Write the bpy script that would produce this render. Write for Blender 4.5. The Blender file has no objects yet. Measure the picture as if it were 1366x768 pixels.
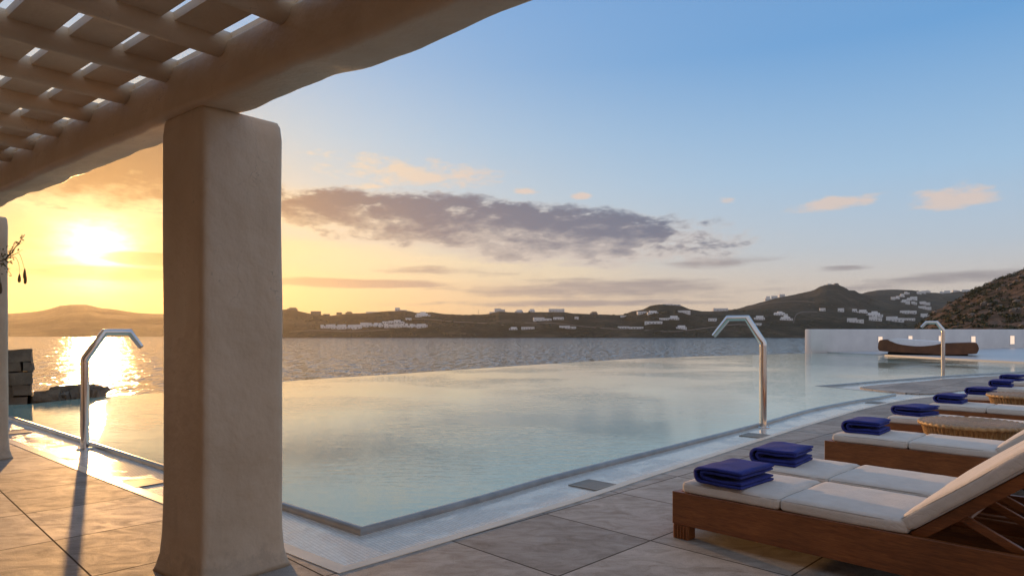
import bpy, bmesh, math, random
from mathutils import Vector, Matrix, noise
from mathutils.geometry import delaunay_2d_cdt
R = math.radians
random.seed(7)
S = bpy.context.scene
COL = S.collection

# ---------------------------------------------------------------- camera
H, F, HZ, CX = 1.3, 911.0, 440.0, 683.0     # lens height; focal length, horizon row and centre column used to survey the photograph
cam = bpy.data.objects.new('camera', bpy.data.cameras.new('camera')); COL.objects.link(cam)
cam.location = (0, 0, H); cam.rotation_euler = (R(90), 0, 0)
cam.data.sensor_width = 36; cam.data.lens = 36 * F / 1366; cam.data.shift_y = (HZ - 384) / 1366
cam.data.clip_start = .05; cam.data.clip_end = 60000
S.camera = cam
S.view_settings.view_transform = 'Standard'; S.view_settings.look = 'None'
S.view_settings.exposure = 0.12; S.view_settings.gamma = 1.0
S.cycles.use_denoising = True; S.cycles.max_bounces = 8; S.cycles.diffuse_bounces = 4; S.cycles.glossy_bounces = 4
S.cycles.caustics_refractive = False
S.cycles.sample_clamp_indirect = 4; S.cycles.volume_bounces = 0
HAZE = .000065
S.cycles.caustics_reflective = True; S.cycles.blur_glossy = 1.0

# ---------------------------------------------------------------- sun and sky
SAZ, SEL = -31.3, 5.8
sd = Vector((math.sin(R(SAZ)) * math.cos(R(SEL)), math.cos(R(SAZ)) * math.cos(R(SEL)), math.sin(R(SEL))))
sun = bpy.data.objects.new('sun', bpy.data.lights.new('sun', 'SUN')); COL.objects.link(sun)
sun.data.energy = 3.2; sun.data.angle = R(0.6); sun.data.color = (1, .52, .18)
sun.rotation_euler = sd.to_track_quat('Z', 'Y').to_euler()

W = bpy.data.worlds.new('World'); S.world = W; W.use_nodes = True
NT = W.node_tree; LK = NT.links

class V:
    """a value in a node tree; operators append Math nodes"""
    def __init__(s, sock, nt=None): s.s = sock; s.nt = nt or NT
    def _m(s, op, *a):
        n = s.nt.nodes.new('ShaderNodeMath'); n.operation = op
        for i, x in enumerate((s,) + a):
            if isinstance(x, V): s.nt.links.new(x.s, n.inputs[i])
            else: n.inputs[i].default_value = x
        return V(n.outputs[0], s.nt)
    def __add__(s, o): return s._m('ADD', o)
    def __sub__(s, o): return s._m('SUBTRACT', o)
    def __mul__(s, o): return s._m('MULTIPLY', o)
    def __truediv__(s, o): return s._m('DIVIDE', o)
    __radd__ = __add__; __rmul__ = __mul__
    def neg(s): return s._m('MULTIPLY', -1.0)
    def exp(s): return s._m('EXPONENT')
    def clamp(s):
        r = s._m('MAXIMUM', 0.0); return r._m('MINIMUM', 1.0)
    def mx(s, o): return s._m('MAXIMUM', o)
    def pw(s, e): return s._m('POWER', e)

def sstep(x, a, b):
    n = x.nt.nodes.new('ShaderNodeMapRange'); n.interpolation_type = 'SMOOTHSTEP'
    x.nt.links.new(x.s, n.inputs[0]); n.inputs[1].default_value = a; n.inputs[2].default_value = b
    return V(n.outputs[0], x.nt)
def setin(nt, inp, x):
    if isinstance(x, V): nt.links.new(x.s, inp)
    elif isinstance(x, bpy.types.NodeSocket): nt.links.new(x, inp)
    elif isinstance(x, (int, float)) and inp.type == 'RGBA': inp.default_value = (x, x, x, 1)
    elif isinstance(x, (int, float)): inp.default_value = x
    else: inp.default_value = (*x, 1) if inp.type == 'RGBA' else x
def cmix(nt, fac, a, b, blend='MIX'):
    n = nt.nodes.new('ShaderNodeMix'); n.data_type = 'RGBA'; n.blend_type = blend
    setin(nt, n.inputs[0], fac); setin(nt, n.inputs[6], a); setin(nt, n.inputs[7], b)
    return n.outputs[2]
def cramp(nt, fac, stops):
    n = nt.nodes.new('ShaderNodeValToRGB'); setin(nt, n.inputs[0], fac); e = n.color_ramp.elements
    while len(e) < len(stops): e.new(.5)
    for i, (p, c) in enumerate(stops):
        e[i].position = p
        if isinstance(c, (int, float)): c = (c, c, c)
        e[i].color = (*c, 1)
    return n.outputs[0]
def lin(*c): return tuple(((v / 255 + .055) / 1.055) ** 2.4 if v > 10 else v / 255 / 12.92 for v in c)

tc = NT.nodes.new('ShaderNodeTexCoord'); sep = NT.nodes.new('ShaderNodeSeparateXYZ'); LK.new(tc.outputs['Generated'], sep.inputs[0])
dx, dy, dz = (V(sep.outputs[i]) for i in range(3))
az = dx._m('ARCTAN2', dy) * (180 / math.pi)
el = dz._m('ARCSINE') * (180 / math.pi)
dot = dx * sd.x + dy * sd.y + dz * sd.z
ang = dot._m('MINIMUM', 1.0)._m('ARCCOSINE') * (180 / math.pi)
dd = (az - SAZ) / 36.0
wsun = (dd * dd).neg().exp()
away = cramp(NT, el / 90.0, [(0, lin(206, 190, 174)), (.035, lin(204, 196, 190)), (.07, lin(178, 192, 206)), (.13, lin(152, 186, 216)), (.235, lin(100, 154, 206)), (.42, lin(118, 150, 196)), (1, lin(148, 154, 166))])
tow = cramp(NT, el / 90.0, [(0, lin(230, 176, 98)), (.045, lin(236, 204, 142)), (.09, lin(214, 206, 188)), (.17, lin(182, 200, 212)), (.29, lin(128, 170, 216)), (.42, lin(124, 154, 194)), (1, lin(150, 152, 160))])
base = cmix(NT, wsun, away, tow)
# the sky behind the viewer: dusty pink and cream above the land, as opposite a low sun
back_sky = cramp(NT, el / 90.0, [(0, lin(176, 160, 158)), (.12, lin(182, 176, 184)), (.35, lin(172, 178, 192)), (1, lin(148, 154, 166))])
base = cmix(NT, sstep(dy, .25, -.35), base, back_sky)
# physical sky underneath
sk = NT.nodes.new('ShaderNodeTexSky'); sk.sky_type = 'NISHITA'; sk.sun_disc = False
sk.sun_elevation = R(SEL); sk.sun_rotation = R(SAZ)
base = cmix(NT, 1.0, base, cmix(NT, 1.0, sk.outputs[0], .0035, 'MULTIPLY'), 'ADD')
# cloud cover, laid out over azimuth and elevation
def nz(sx, sy, off, det=6, rough=.55, dist=.0):
    cb = NT.nodes.new('ShaderNodeCombineXYZ')
    setin(NT, cb.inputs[0], az * sx); setin(NT, cb.inputs[1], el * sy + off); cb.inputs[2].default_value = off
    n = NT.nodes.new('ShaderNodeTexNoise'); LK.new(cb.outputs[0], n.inputs[0]); n.inputs['Scale'].default_value = 1
    n.inputs['Detail'].default_value = det; n.inputs['Roughness'].default_value = rough; n.inputs['Distortion'].default_value = dist
    return V(n.outputs[0])
def blob(a, e, ra, re, tilt=0.0, p=1.0):
    u = (az - a) / ra; v = (el - e + (az - a) * tilt) / re
    return (u * u + v * v)._m('POWER', p).neg().exp()
n1 = nz(.20, .55, 3.1, 8, .6, .3); n2 = nz(.45, 1.2, 9.7, 6, .6); n3 = nz(.09, .9, 17.3, 6, .6); n4 = nz(1.1, 2.4, 5.9, 5, .6)
bank = blob(-5, 8.9, 25.5, 2.4, .062, 2.6)._m('MAXIMUM', blob(2, 7.4, 16, 2.2, .05, 2.0) * .95)
bank = bank._m('MAXIMUM', blob(-32, 11.2, 10, 3.1, 0, 2.4) * 1.45)
dens1 = sstep(bank * 1.05 + (n1 - .5) * 1.6 + (n2 - .5) * .9 + (n4 - .5) * .4, .30, .92) * sstep(bank, .04, .3)
streak = blob(-13, 3.8, 9, .40, 0, 1.2) * 1.0
streak = streak._m('MAXIMUM', blob(-31, 4.1, 7, .65) * 1.25)._m('MAXIMUM', blob(-28.2, 5.2, 2.9, .5) * 1.6)._m('MAXIMUM', blob(26, 4.7, 2.4, .33) * .9)
streak = streak._m('MAXIMUM', blob(34, 3.6, 9, .75, -.04) * .85)._m('MAXIMUM', blob(8, 3.4, 17, .9) * .8)
streak = streak._m('MAXIMUM', blob(17, 5.4, 6, .5) * .8)._m('MAXIMUM', blob(-6, 4.9, 9, .6) * .7)._m('MAXIMUM', blob(4, 2.2, 14, .4) * .8)
dens2 = sstep(streak, .05, .3) * sstep(streak + (n3 - .5) * 1.6 + (n2 - .5) * .5, .28, .85) * .85
puff = blob(25.2, 9.5, 3.2, .6, -.05) * 1.1
puff = puff._m('MAXIMUM', blob(33, 9.2, 3.2, 1.0) * 1.1)._m('MAXIMUM', blob(-12, 11.6, 2.0, .4) * .8)._m('MAXIMUM', blob(1, 11.5, 1.2, .4) * 1.1)
puff = puff._m('MAXIMUM', blob(6, 11.0, 1.1, .35) * 1.05)._m('MAXIMUM', blob(-8, 12.8, 9, 1.5, .05) * .82)._m('MAXIMUM', blob(17.5, 10.3, .9, .3) * .7)
puff = puff._m('MAXIMUM', blob(14, 7.6, 3.5, .6) * .6)
dens3 = sstep(puff, .05, .3) * sstep(puff + (n2 - .5) * 1.6 + (n1 - .5) * .5, .36, .9)
# low veil of thin cloud under the bank
veil = sstep(blob(-8, 5.6, 22, 1.9, .05, 1.3) * .8 + (n3 - .5) * 1.1, .30, .95) * .7
wcl = (dd * dd * 3.6).neg().exp()
dark = cmix(NT, wcl, lin(98, 106, 128), lin(142, 104, 64))
edge = cmix(NT, wcl, lin(200, 190, 184), lin(250, 222, 160))
c1 = cmix(NT, sstep(dens1 + (n2 - .5) * 1.5 + (n1 - .5) * 1.3 + (el - 8.0 + az * .062) * .22, .30, 1.35), edge, dark)
strc = cmix(NT, wcl, lin(148, 142, 146), lin(176, 124, 62))
pufc = cmix(NT, wcl, lin(214, 196, 186), lin(250, 225, 170))
out = cmix(NT, veil, base, cmix(NT, wsun, lin(222, 208, 190), lin(246, 224, 168)))
out = cmix(NT, dens3 * .9, out, pufc)
# thicker, redder air towards the sun
warm = (ang / 11.5)._m('POWER', 2.0).neg().exp()
out = cmix(NT, 1.0, out, cmix(NT, warm, (1, 1, 1), (.84, .60, .30)), 'MULTIPLY')
# the glow round the sun, dimmed by the cloud bank in front of it
gm = sstep(n2 * .6 + n1 * .4 + n3 * .4, .45, .85) * 1.2 + .22
g1 = ((ang / 1.9)._m('POWER', 1.5).neg().exp() * gm) * 2.6
g2 = (ang / 4.2)._m('POWER', 1.4).neg().exp() * .30
g3 = (ang / 13.0).neg().exp() * .08
glow = cmix(NT, 1.0, cmix(NT, 1.0, (1, .86, .55), g1.s, 'MULTIPLY'), cmix(NT, 1.0, (1, .62, .18), (g2 + g3).s, 'MULTIPLY'), 'ADD')
out = cmix(NT, 1.0, out, glow, 'ADD')
out = cmix(NT, dens2, out, cmix(NT, 1.0, strc, cmix(NT, .80, glow, (0, 0, 0)), 'ADD'))
c1g = cmix(NT, 1.0, c1, cmix(NT, .86, glow, (0, 0, 0)), 'ADD')
out = cmix(NT, dens1 * .93, out, c1g)
out = cmix(NT, 1.0, out, 10.0, 'MULTIPLY')
bg = NT.nodes['Background']; LK.new(out, bg.inputs[0]); bg.inputs[1].default_value = 0.1

# ---------------------------------------------------------------- helpers
def G(px, py, z=0.0):
    """photograph position of something lying at height z -> place on site"""
    y = (H - z) * F / (py - HZ); return Vector(((px - CX) / F * y, y, z))
C1 = Vector((-1.555, 3.43, 0)); D1 = Vector((-.774, .633, 0)); D2 = Vector((.633, .774, 0))   # column corner, along the beam, out to the pool
def PG(t, s, z=0): return C1 + D1 * t + D2 * s + Vector((0, 0, z))

def props(o, label=None, cat=None, group=None, kind=None):
    if label: o['label'] = label
    if cat: o['category'] = cat
    if group: o['group'] = group
    if kind: o['kind'] = kind
    return o
def empty(name, loc=(0, 0, 0), rz=0.0, label=None, cat=None, group=None):
    o = bpy.data.objects.new(name, None); COL.objects.link(o); o.location = loc; o.rotation_euler = (0, 0, rz)
    o.empty_display_size = .1
    return props(o, label, cat, group)
def obj(name, bm, mats, parent=None, smooth=None, kind=None):
    me = bpy.data.meshes.new(name)
    bmesh.ops.recalc_face_normals(bm, faces=bm.faces[:])
    if bm.faces and max(v.co.z for v in bm.verts) - min(v.co.z for v in bm.verts) < 1e-5:
        for f in bm.faces:
            if f.normal.z < 0: f.normal_flip()
    bm.to_mesh(me); bm.free()
    for m in (mats if isinstance(mats, (list, tuple)) else [mats]): me.materials.append(m)
    if smooth:
        for p in me.polygons: p.use_smooth = True
        if smooth != 'all' and smooth != 'keep':
            me.set_sharp_from_angle(angle=R(smooth if smooth is not True else 40))
    o = bpy.data.objects.new(name, me); COL.objects.link(o); o.parent = parent
    if kind: o['kind'] = kind
    return o
def struct(name, bm, m, smooth=None): return obj(name, bm, m, None, smooth, 'structure')
def copy_tree(o, parent=None):
    c = o.copy(); COL.objects.link(c); c.parent = parent
    for ch in list(o.children): copy_tree(ch, c)
    return c
def box(bm, x0, x1, y0, y1, z0, z1, M=None, bev=0.0, seg=2):
    b = bmesh.new(); bmesh.ops.create_cube(b, size=1)
    for v in b.verts: v.co = Vector(((x0 + x1) / 2 + v.co.x * (x1 - x0), (y0 + y1) / 2 + v.co.y * (y1 - y0), (z0 + z1) / 2 + v.co.z * (z1 - z0)))
    if bev: bmesh.ops.bevel(b, geom=b.edges[:], offset=bev, segments=seg, affect='EDGES', profile=.5)
    add(bm, b, M)
def add(bm, b, M=None):
    vs = [bm.verts.new(M @ v.co if M else v.co) for v in b.verts]; b.verts.index_update()
    for f in b.faces:
        try: bm.faces.new([vs[v.index] for v in f.verts]).material_index = f.material_index
        except ValueError: pass
    b.free()
def tube(bm, pts, r, n=12, cap=True, closed=False):
    pts = [Vector(p) for p in pts]; k = len(pts); rs = r if isinstance(r, (list, tuple)) else [r] * k
    rings = []; prev = None
    for i, p in enumerate(pts):
        a = pts[(i - 1) % k] if (i or closed) else p; c = pts[(i + 1) % k] if (i < k - 1 or closed) else p
        t = (c - a).normalized()
        u = prev - t * prev.dot(t) if prev is not None else (Vector((0, 0, 1)).cross(t) if abs(t.z) < .9 else Vector((1, 0, 0)).cross(t))
        u.normalize(); prev = u; w = t.cross(u)
        sc = 1.0
        if 0 < i < k - 1 or closed:
            ca = (p - a).normalized().dot((c - p).normalized()); sc = 1 / max(.5, math.sqrt(max(0.01, (1 + ca) / 2)))
        rings.append([bm.verts.new(p + (u * math.cos(q) + w * math.sin(q)) * rs[i] * (sc if n > 6 else 1)) for q in [2 * math.pi * j / n for j in range(n)]])
    m = k if closed else k - 1
    for i in range(m):
        a, b = rings[i], rings[(i + 1) % k]
        for j in range(n): bm.faces.new((a[j], a[(j + 1) % n], b[(j + 1) % n], b[j]))
    if cap and not closed: bm.faces.new(rings[0]); bm.faces.new(rings[-1][::-1])
def lathe(bm, prof, n=32, M=None, cap=True):
    rings = [[bm.verts.new((M or Matrix()) @ Vector((r * math.cos(2 * math.pi * j / n), r * math.sin(2 * math.pi * j / n), z))) for j in range(n)] for r, z in prof]
    for a, b in zip(rings, rings[1:]):
        for j in range(n): bm.faces.new((a[j], a[(j + 1) % n], b[(j + 1) % n], b[j]))
    if cap: bm.faces.new(rings[0][::-1]); bm.faces.new(rings[-1])
def poly(bm, pts, z0, z1=None):
    q = [Vector((p[0], p[1])) for p in pts]
    q = [p for i, p in enumerate(q) if (p - q[i - 1]).length > 1e-4]; n = len(q)
    vs, es, fs, *_ = delaunay_2d_cdt(q, [], [list(range(n))], 1, 1e-5)
    vv = [bm.verts.new((p[0], p[1], z0)) for p in vs]
    for f in fs: bm.faces.new([vv[i] for i in f])
    if z1 is None: return
    pts = q; top = [bm.verts.new((p[0], p[1], z0)) for p in pts]
    if z1 is not None:
        bot = [bm.verts.new((p[0], p[1], z1)) for p in pts]
        for i in range(len(pts)):
            j = (i + 1) % len(pts); bm.faces.new((top[i], bot[i], bot[j], top[j]))
def spline(pts, n=6):
    pts = [Vector(p) for p in pts]; o = []
    for i in range(len(pts) - 1):
        p0 = pts[i - 1] if i else pts[0] * 2 - pts[1]; p1, p2 = pts[i], pts[i + 1]
        p3 = pts[i + 2] if i + 2 < len(pts) else p2 * 2 - p1
        for k in range(n):
            t = k / n
            o.append(.5 * (2 * p1 + (p2 - p0) * t + (2 * p0 - 5 * p1 + 4 * p2 - p3) * t * t + (3 * p1 - p0 - 3 * p2 + p3) * t ** 3))
    o.append(pts[-1]); return o
def sweep(bm, path, prof, closed=False):
    """prof: list of (sideways, z); sideways to the left of travel"""
    k = len(path); rings = []
    for i, p in enumerate(path):
        a = path[i - 1] if i else p; c = path[i + 1] if i < k - 1 else p
        e1 = (p - a); e2 = (c - p); e1.z = e2.z = 0
        if e1.length < 1e-6: e1 = e2.copy()
        if e2.length < 1e-6: e2 = e1.copy()
        e1.normalize(); e2.normalize()
        nn = Vector((-(e1.y + e2.y), e1.x + e2.x, 0)).normalized()
        ca = max(.25, nn.dot(Vector((-e1.y, e1.x, 0))))
        rings.append([bm.verts.new((p.x + nn.x * s / ca, p.y + nn.y * s / ca, z)) for s, z in prof])
    for a, b in zip(rings, rings[1:]):
        for j in range(len(prof) - 1): bm.faces.new((a[j], a[j + 1], b[j + 1], b[j]))

# ---------------------------------------------------------------- materials
class MT:
    def __init__(s, name, **kw):
        s.m = bpy.data.materials.new(name); s.m.use_nodes = True; s.nt = s.m.node_tree; s.b = s.nt.nodes['Principled BSDF']
        s.tc = s.nt.nodes.new('ShaderNodeTexCoord')
        for k, v in kw.items(): s.set(k.replace('_', ' ').title().replace('Ior', 'IOR'), v)
    def set(s, k, v): setin(s.nt, s.b.inputs[k], v)
    def co(s, src='Object', scale=(1, 1, 1), rot=(0, 0, 0), loc=(0, 0, 0)):
        mp = s.nt.nodes.new('ShaderNodeMapping'); s.nt.links.new(s.tc.outputs[src], mp.inputs[0])
        mp.inputs['Scale'].default_value = scale; mp.inputs['Rotation'].default_value = rot; mp.inputs['Location'].default_value = loc
        return mp.outputs[0]
    def noise(s, vec, scale, det=4, rough=.5, dist=0.0):
        n = s.nt.nodes.new('ShaderNodeTexNoise'); s.nt.links.new(vec, n.inputs[0]); n.inputs['Scale'].default_value = scale
        n.inputs['Detail'].default_value = det; n.inputs['Roughness'].default_value = rough; n.inputs['Distortion'].default_value = dist
        return V(n.outputs[0], s.nt)
    def bump(s, hgt, dist, strength=1.0, prev=None):
        n = s.nt.nodes.new('ShaderNodeBump'); setin(s.nt, n.inputs['Height'], hgt); n.inputs['Distance'].default_value = dist; n.inputs['Strength'].default_value = strength
        if prev is not None: s.nt.links.new(prev, n.inputs['Normal'])
        s.nt.links.new(n.outputs[0], s.b.inputs['Normal']); return n.outputs[0]
    def xyz(s, vec):
        n = s.nt.nodes.new('ShaderNodeSeparateXYZ'); s.nt.links.new(vec, n.inputs[0]); return [V(n.outputs[i], s.nt) for i in range(3)]
def ramp2(m, f, a, b, p0=.3, p1=.7): return cramp(m.nt, f, [(p0, a), (p1, b)])

# white-washed plaster, hand trowelled
m = MT('plaster', roughness=.48); v = m.co()
n_a = m.noise(v, 2.2, 5, .6); n_b = m.noise(v, 38, 4, .6); n_c = m.noise(v, 9, 3)
pc = ramp2(m, n_a, (.60, .46, .31), (.74, .60, .435))
st = sstep(m.noise(m.co('Object', scale=(3.2, 3.2, .5)), 1.8, 6, .7), .56, .74)
pc = cmix(m.nt, st * .2, pc, (.36, .27, .18))
_, _, pz = m.xyz(m.co()); spl = sstep(pz + (m.noise(v, 16, 5, .7) - .5) * .5, .16, .02)
pc = cmix(m.nt, spl * .3, pc, (.27, .21, .15))
vo_ = m.nt.nodes.new('ShaderNodeTexVoronoi'); vo_.feature = 'DISTANCE_TO_EDGE'; vo_.inputs['Scale'].default_value = 1.7
wv_ = m.nt.nodes.new('ShaderNodeVectorMath'); wv_.operation = 'ADD'; m.nt.links.new(v, wv_.inputs[0]); nn_ = m.nt.nodes.new('ShaderNodeTexNoise'); nn_.inputs['Scale'].default_value = 3.5; nn_.inputs['Detail'].default_value = 5
m.nt.links.new(v, nn_.inputs[0]); m.nt.links.new(nn_.outputs[1], wv_.inputs[1]); m.nt.links.new(wv_.outputs[0], vo_.inputs[0])
crk = sstep(V(vo_.outputs[0], m.nt), .0, .006); pc = cmix(m.nt, (crk * -1.0 + 1.0) * sstep(n_a, .5, .6) * .5, pc, (.25, .19, .13))
m.set('Base Color', pc); b0 = m.bump(n_c, .02, .5); m.bump(n_b, .003, .6, b0); PLASTER = m.m
m = MT('white_wall', roughness=.8); v = m.co()
m.set('Base Color', ramp2(m, m.noise(v, .8, 5, .6), (.68, .68, .68), (.80, .80, .79))); m.bump(m.noise(v, 12, 4), .01, .5); WHITEWALL = m.m
# stone deck: big slabs with dark joints, cloudy streaks, sandy surface
m = MT('deck_stone'); v45 = m.co('Object', rot=(0, 0, R(-45)))
X, Y, Z = m.xyz(v45)
def joint(c, off, size, w):
    q = (c - off) / size; fr = q._m('FRACT'); d = (fr - .5)._m('ABSOLUTE')._m('MULTIPLY', -1.0) + .5
    return d * size, q._m('FLOOR')
jx, ix = joint(X, 2.72 - .87 * 8, .87, .005); jy, iy = joint(Y, 2.38 - .87 * 8, .87, .005)
jd = jx._m('MINIMUM', jy)
jm = sstep(jd, .0035, .0075)
cid = m.nt.nodes.new('ShaderNodeCombineXYZ'); setin(m.nt, cid.inputs[0], ix); setin(m.nt, cid.inputs[1], iy)
wn = m.nt.nodes.new('ShaderNodeTexWhiteNoise'); m.nt.links.new(cid.outputs[0], wn.inputs[0]); tn = V(wn.outputs[0], m.nt)
vo = m.co()
va = m.nt.nodes.new('ShaderNodeVectorMath'); va.operation = 'ADD'; m.nt.links.new(vo, va.inputs[0]); m.nt.links.new(wn.outputs[1], va.inputs[1])
mp = m.nt.nodes.new('ShaderNodeMapping'); m.nt.links.new(va.outputs[0], mp.inputs[0]); mp.inputs['Scale'].default_value = (1.1, 2.0, 1); mp.inputs['Rotation'].default_value = (0, 0, R(25))
s1 = m.noise(mp.outputs[0], 3.6, 8, .68, 1.1); s2 = m.noise(vo, 150, 3, .6); s3 = m.noise(vo, 1.1, 5, .6)
colr = cramp(m.nt, s1, [(.28, (.25, .21, .165)), (.42, (.34, .30, .25)), (.55, (.43, .385, .33)), (.75, (.52, .475, .42))])
colr = cmix(m.nt, 1.0, colr, cramp(m.nt, s2, [(.25, .62), (.7, 1.15)]), 'MULTIPLY')
colr = cmix(m.nt, 1.0, colr, cramp(m.nt, s3, [(.3, .82), (.7, 1.1)]), 'MULTIPLY')
colr = cmix(m.nt, 1.0, colr, cramp(m.nt, tn, [(0, .74), (1, 1.16)]), 'MULTIPLY')
colr = cmix(m.nt, jm, (.085, .07, .056), colr)
m.set('Base Color', colr); m.set('Roughness', cramp(m.nt, s1, [(.3, .70), (.7, .56)])); m.set('Specular IOR Level', jm * .38)
b0 = m.bump(jm, .001, .3); b1 = m.bump(s1, .006, .4, b0); m.bump(s2, .0032, 1.0, b1); DECK = m.m
# wet mosaic of the overflow channel
def mosaic(name, c0, c1, size, rough, wet=True):
    m = MT(name); v = m.co('Object', rot=(0, 0, R(-39.3))); X, Y, Z = m.xyz(v)
    a, ia = joint(X, 0, size, 0); b, ib = joint(Y, 0, size, 0); g = sstep(a._m('MINIMUM', b), .0008, .0022)
    cb = m.nt.nodes.new('ShaderNodeCombineXYZ'); setin(m.nt, cb.inputs[0], ia); setin(m.nt, cb.inputs[1], ib)
    w = m.nt.nodes.new('ShaderNodeTexWhiteNoise'); m.nt.links.new(cb.outputs[0], w.inputs[0]); t = V(w.outputs[0], m.nt)
    c = cmix(m.nt, t, c0, c1); c = cmix(m.nt, g, tuple(x * .6 for x in c0), c)
    m.set('Base Color', c); nn = m.noise(m.co(), 1.7, 5, .65, .8)
    film = sstep(nn, .44, .52)
    m.set('Roughness', cramp(m.nt, film, [(0, .26), (1, .10)]) if wet else rough)
    hb = g * (film * -.9 + 1.0) if wet else g
    b0 = m.bump(hb, .0012, .6); m.bump(m.noise(m.co(), 14, 3), .003, .25, b0)
    return m.m
MOSAIC = mosaic('pale_mosaic', (.62, .62, .56), (.72, .73, .68), .025, .2)
m = MT('cream_border', roughness=.35); m.set('Base Color', ramp2(m, m.noise(m.co(), 5, 4), (.62, .53, .40), (.74, .65, .51))); RIB = m.m
m = MT('lip_tile', roughness=.2); m.set('Base Color', ramp2(m, m.noise(m.co(), 6, 4), (.25, .27, .27), (.35, .37, .37))); LIP = m.m
# pool water: milky aqua body under a clear, gently rippled surface
m = MT('pool_water', roughness=.015, ior=1.42); v = m.co('Object', rot=(0, 0, R(12)), scale=(.55, 1.6, 1))
w1 = m.noise(v, 2.1, 3, .5, .4); w2 = m.noise(v, 7.0, 3, .55)
vv = m.co(); pat = sstep(m.noise(vv, .22, 3, .5), .42, .6)
m.set('Base Color', ramp2(m, m.noise(vv, .3, 3), (.29, .49, .415), (.36, .56, .485)))
m.set('Specular IOR Level', .85)
b0 = m.bump(w1, .0013, .5); m.bump(w2 * (pat * 1.0 + .30), .0050, .9, b0); POOLW = m.m
# sea
m = MT('sea_water', roughness=.10, ior=1.33); v = m.co('Object', rot=(0, 0, R(14)), scale=(1.7, .45, 1))
w2 = m.noise(v, .02, 4, .6)
m.set('Base Color', ramp2(m, w2, (.035, .09, .13), (.05, .12, .17)))
def nvec(sc, det, rough):
    n = m.nt.nodes.new('ShaderNodeTexNoise'); m.nt.links.new(v, n.inputs[0]); n.inputs['Scale'].default_value = sc; n.inputs['Detail'].default_value = det; n.inputs['Roughness'].default_value = rough
    return n.outputs[1]
def vm(op, a, c):
    n = m.nt.nodes.new('ShaderNodeVectorMath'); n.operation = op
    for k_, x in enumerate((a, c)):
        if isinstance(x, bpy.types.NodeSocket): m.nt.links.new(x, n.inputs[k_])
        elif x is not None: n.inputs[k_].default_value = x
    return n.outputs[0]
q_ = vm('ADD', vm('MULTIPLY', vm('SUBTRACT', nvec(1.1, 4, .7), (.5, .5, .5)), (1.15, 1.15, 0)), vm('MULTIPLY', vm('SUBTRACT', nvec(.20, 4, .7), (.5, .5, .5)), (1.2, 1.2, 0)))
q_ = vm('NORMALIZE', vm('ADD', q_, (0, 0, 1)), None); m.nt.links.new(q_, m.b.inputs['Normal']); SEAW = m.m
# oiled hardwood
def wood(name, c0, c1, rough):
    m = MT(name); v = m.co('Object', scale=(1.2, 14, 14)); n = m.noise(v, 4.0, 7, .7, 1.2); n2 = m.noise(m.co('Object', scale=(3, 90, 90)), 7, 3)
    c = ramp2(m, n, c0, c1, .25, .75); c = cmix(m.nt, 1.0, c, cramp(m.nt, n2, [(.3, .62), (.7, 1.2)]), 'MULTIPLY')
    c = cmix(m.nt, 1.0, c, cramp(m.nt, m.noise(m.co(), 2.6, 4), [(.3, .68), (.7, 1.2)]), 'MULTIPLY')
    m.set('Base Color', c); m.set('Roughness', rough); m.bump(n, .0015, .6); return m.m
WOOD = wood('oiled_teak', (.14, .042, .012), (.36, .130, .038), .42)
DWOOD = wood('dark_stained_wood', (.12, .045, .016), (.19, .075, .026), .45)
def fabric(name, c0, c1, sc=900, wr=.004, sheen=.2):
    m = MT(name, roughness=.9, sheen_weight=sheen); v = m.co(); n = m.noise(v, 7, 5, .6); n2 = m.noise(v, sc, 2)
    m.set('Base Color', ramp2(m, n, c0, c1)); b0 = m.bump(n, wr * 2, .5); cr = m.noise(m.co('Object', scale=(1, 2.2, 1), rot=(0, 0, .4)), 9, 2, .4, 2.4); cz = (cr - .5)._m('ABSOLUTE'); b1 = m.bump(sstep(cz, 0, .05), wr * .8, .35, b0); m.bump(n2, .0008, .6, b1); return m.m
CUSH = fabric('cream_canvas', (.62, .57, .50), (.72, .67, .60))
PIPE = fabric('cushion_piping', (.42, .37, .31), (.48, .43, .37))
TOWEL = fabric('blue_terry', (.009, .017, .15), (.017, .031, .25), 260, .004, .03)
WMAT = fabric('white_canvas', (.80, .82, .86), (.86, .88, .92))
# wicker
m = MT('wicker', roughness=.5); v = m.co(); wv = m.nt.nodes.new('ShaderNodeTexWave'); m.nt.links.new(v, wv.inputs[0]); wv.wave_type = 'RINGS'; wv.rings_direction = 'Z'
wv.inputs['Scale'].default_value = 22; wv.inputs['Distortion'].default_value = .6
n = m.noise(m.co(), 40, 3); fx = V(wv.outputs[0] if wv.outputs[0].type == 'VALUE' else wv.outputs[1], m.nt)
m.set('Base Color', cmix(m.nt, 1.0, ramp2(m, n, (.26, .13, .045), (.50, .29, .11)), cramp(m.nt, fx, [(0, .6), (.5, 1.1)]), 'MULTIPLY')); m.bump(fx, .006, .8); WICK = m.m
m = MT('wicker_strand', roughness=.5); n = m.noise(m.co('Object', scale=(1, 1, .3)), 45, 3)
m.set('Base Color', ramp2(m, n, (.26, .14, .05), (.50, .31, .13))); STRAND = m.m
m = MT('polished_steel', metallic=1.0, roughness=.13); n = m.noise(m.co('Object', scale=(60, 60, 1.5)), 2, 3)
m.set('Base Color', (.74, .72, .69)); m.set('Roughness', cramp(m.nt, n, [(.3, .08), (.7, .2)])); STEEL = m.m
m = MT('grate_metal', metallic=.6, roughness=.45, base_color=(.42, .39, .34)); GRATE = m.m
m = MT('painted_shade', roughness=.9, base_color=(.03, .03, .028)); SHADE = m.m  # near-black standing for shade in openings and under the daybed
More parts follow.
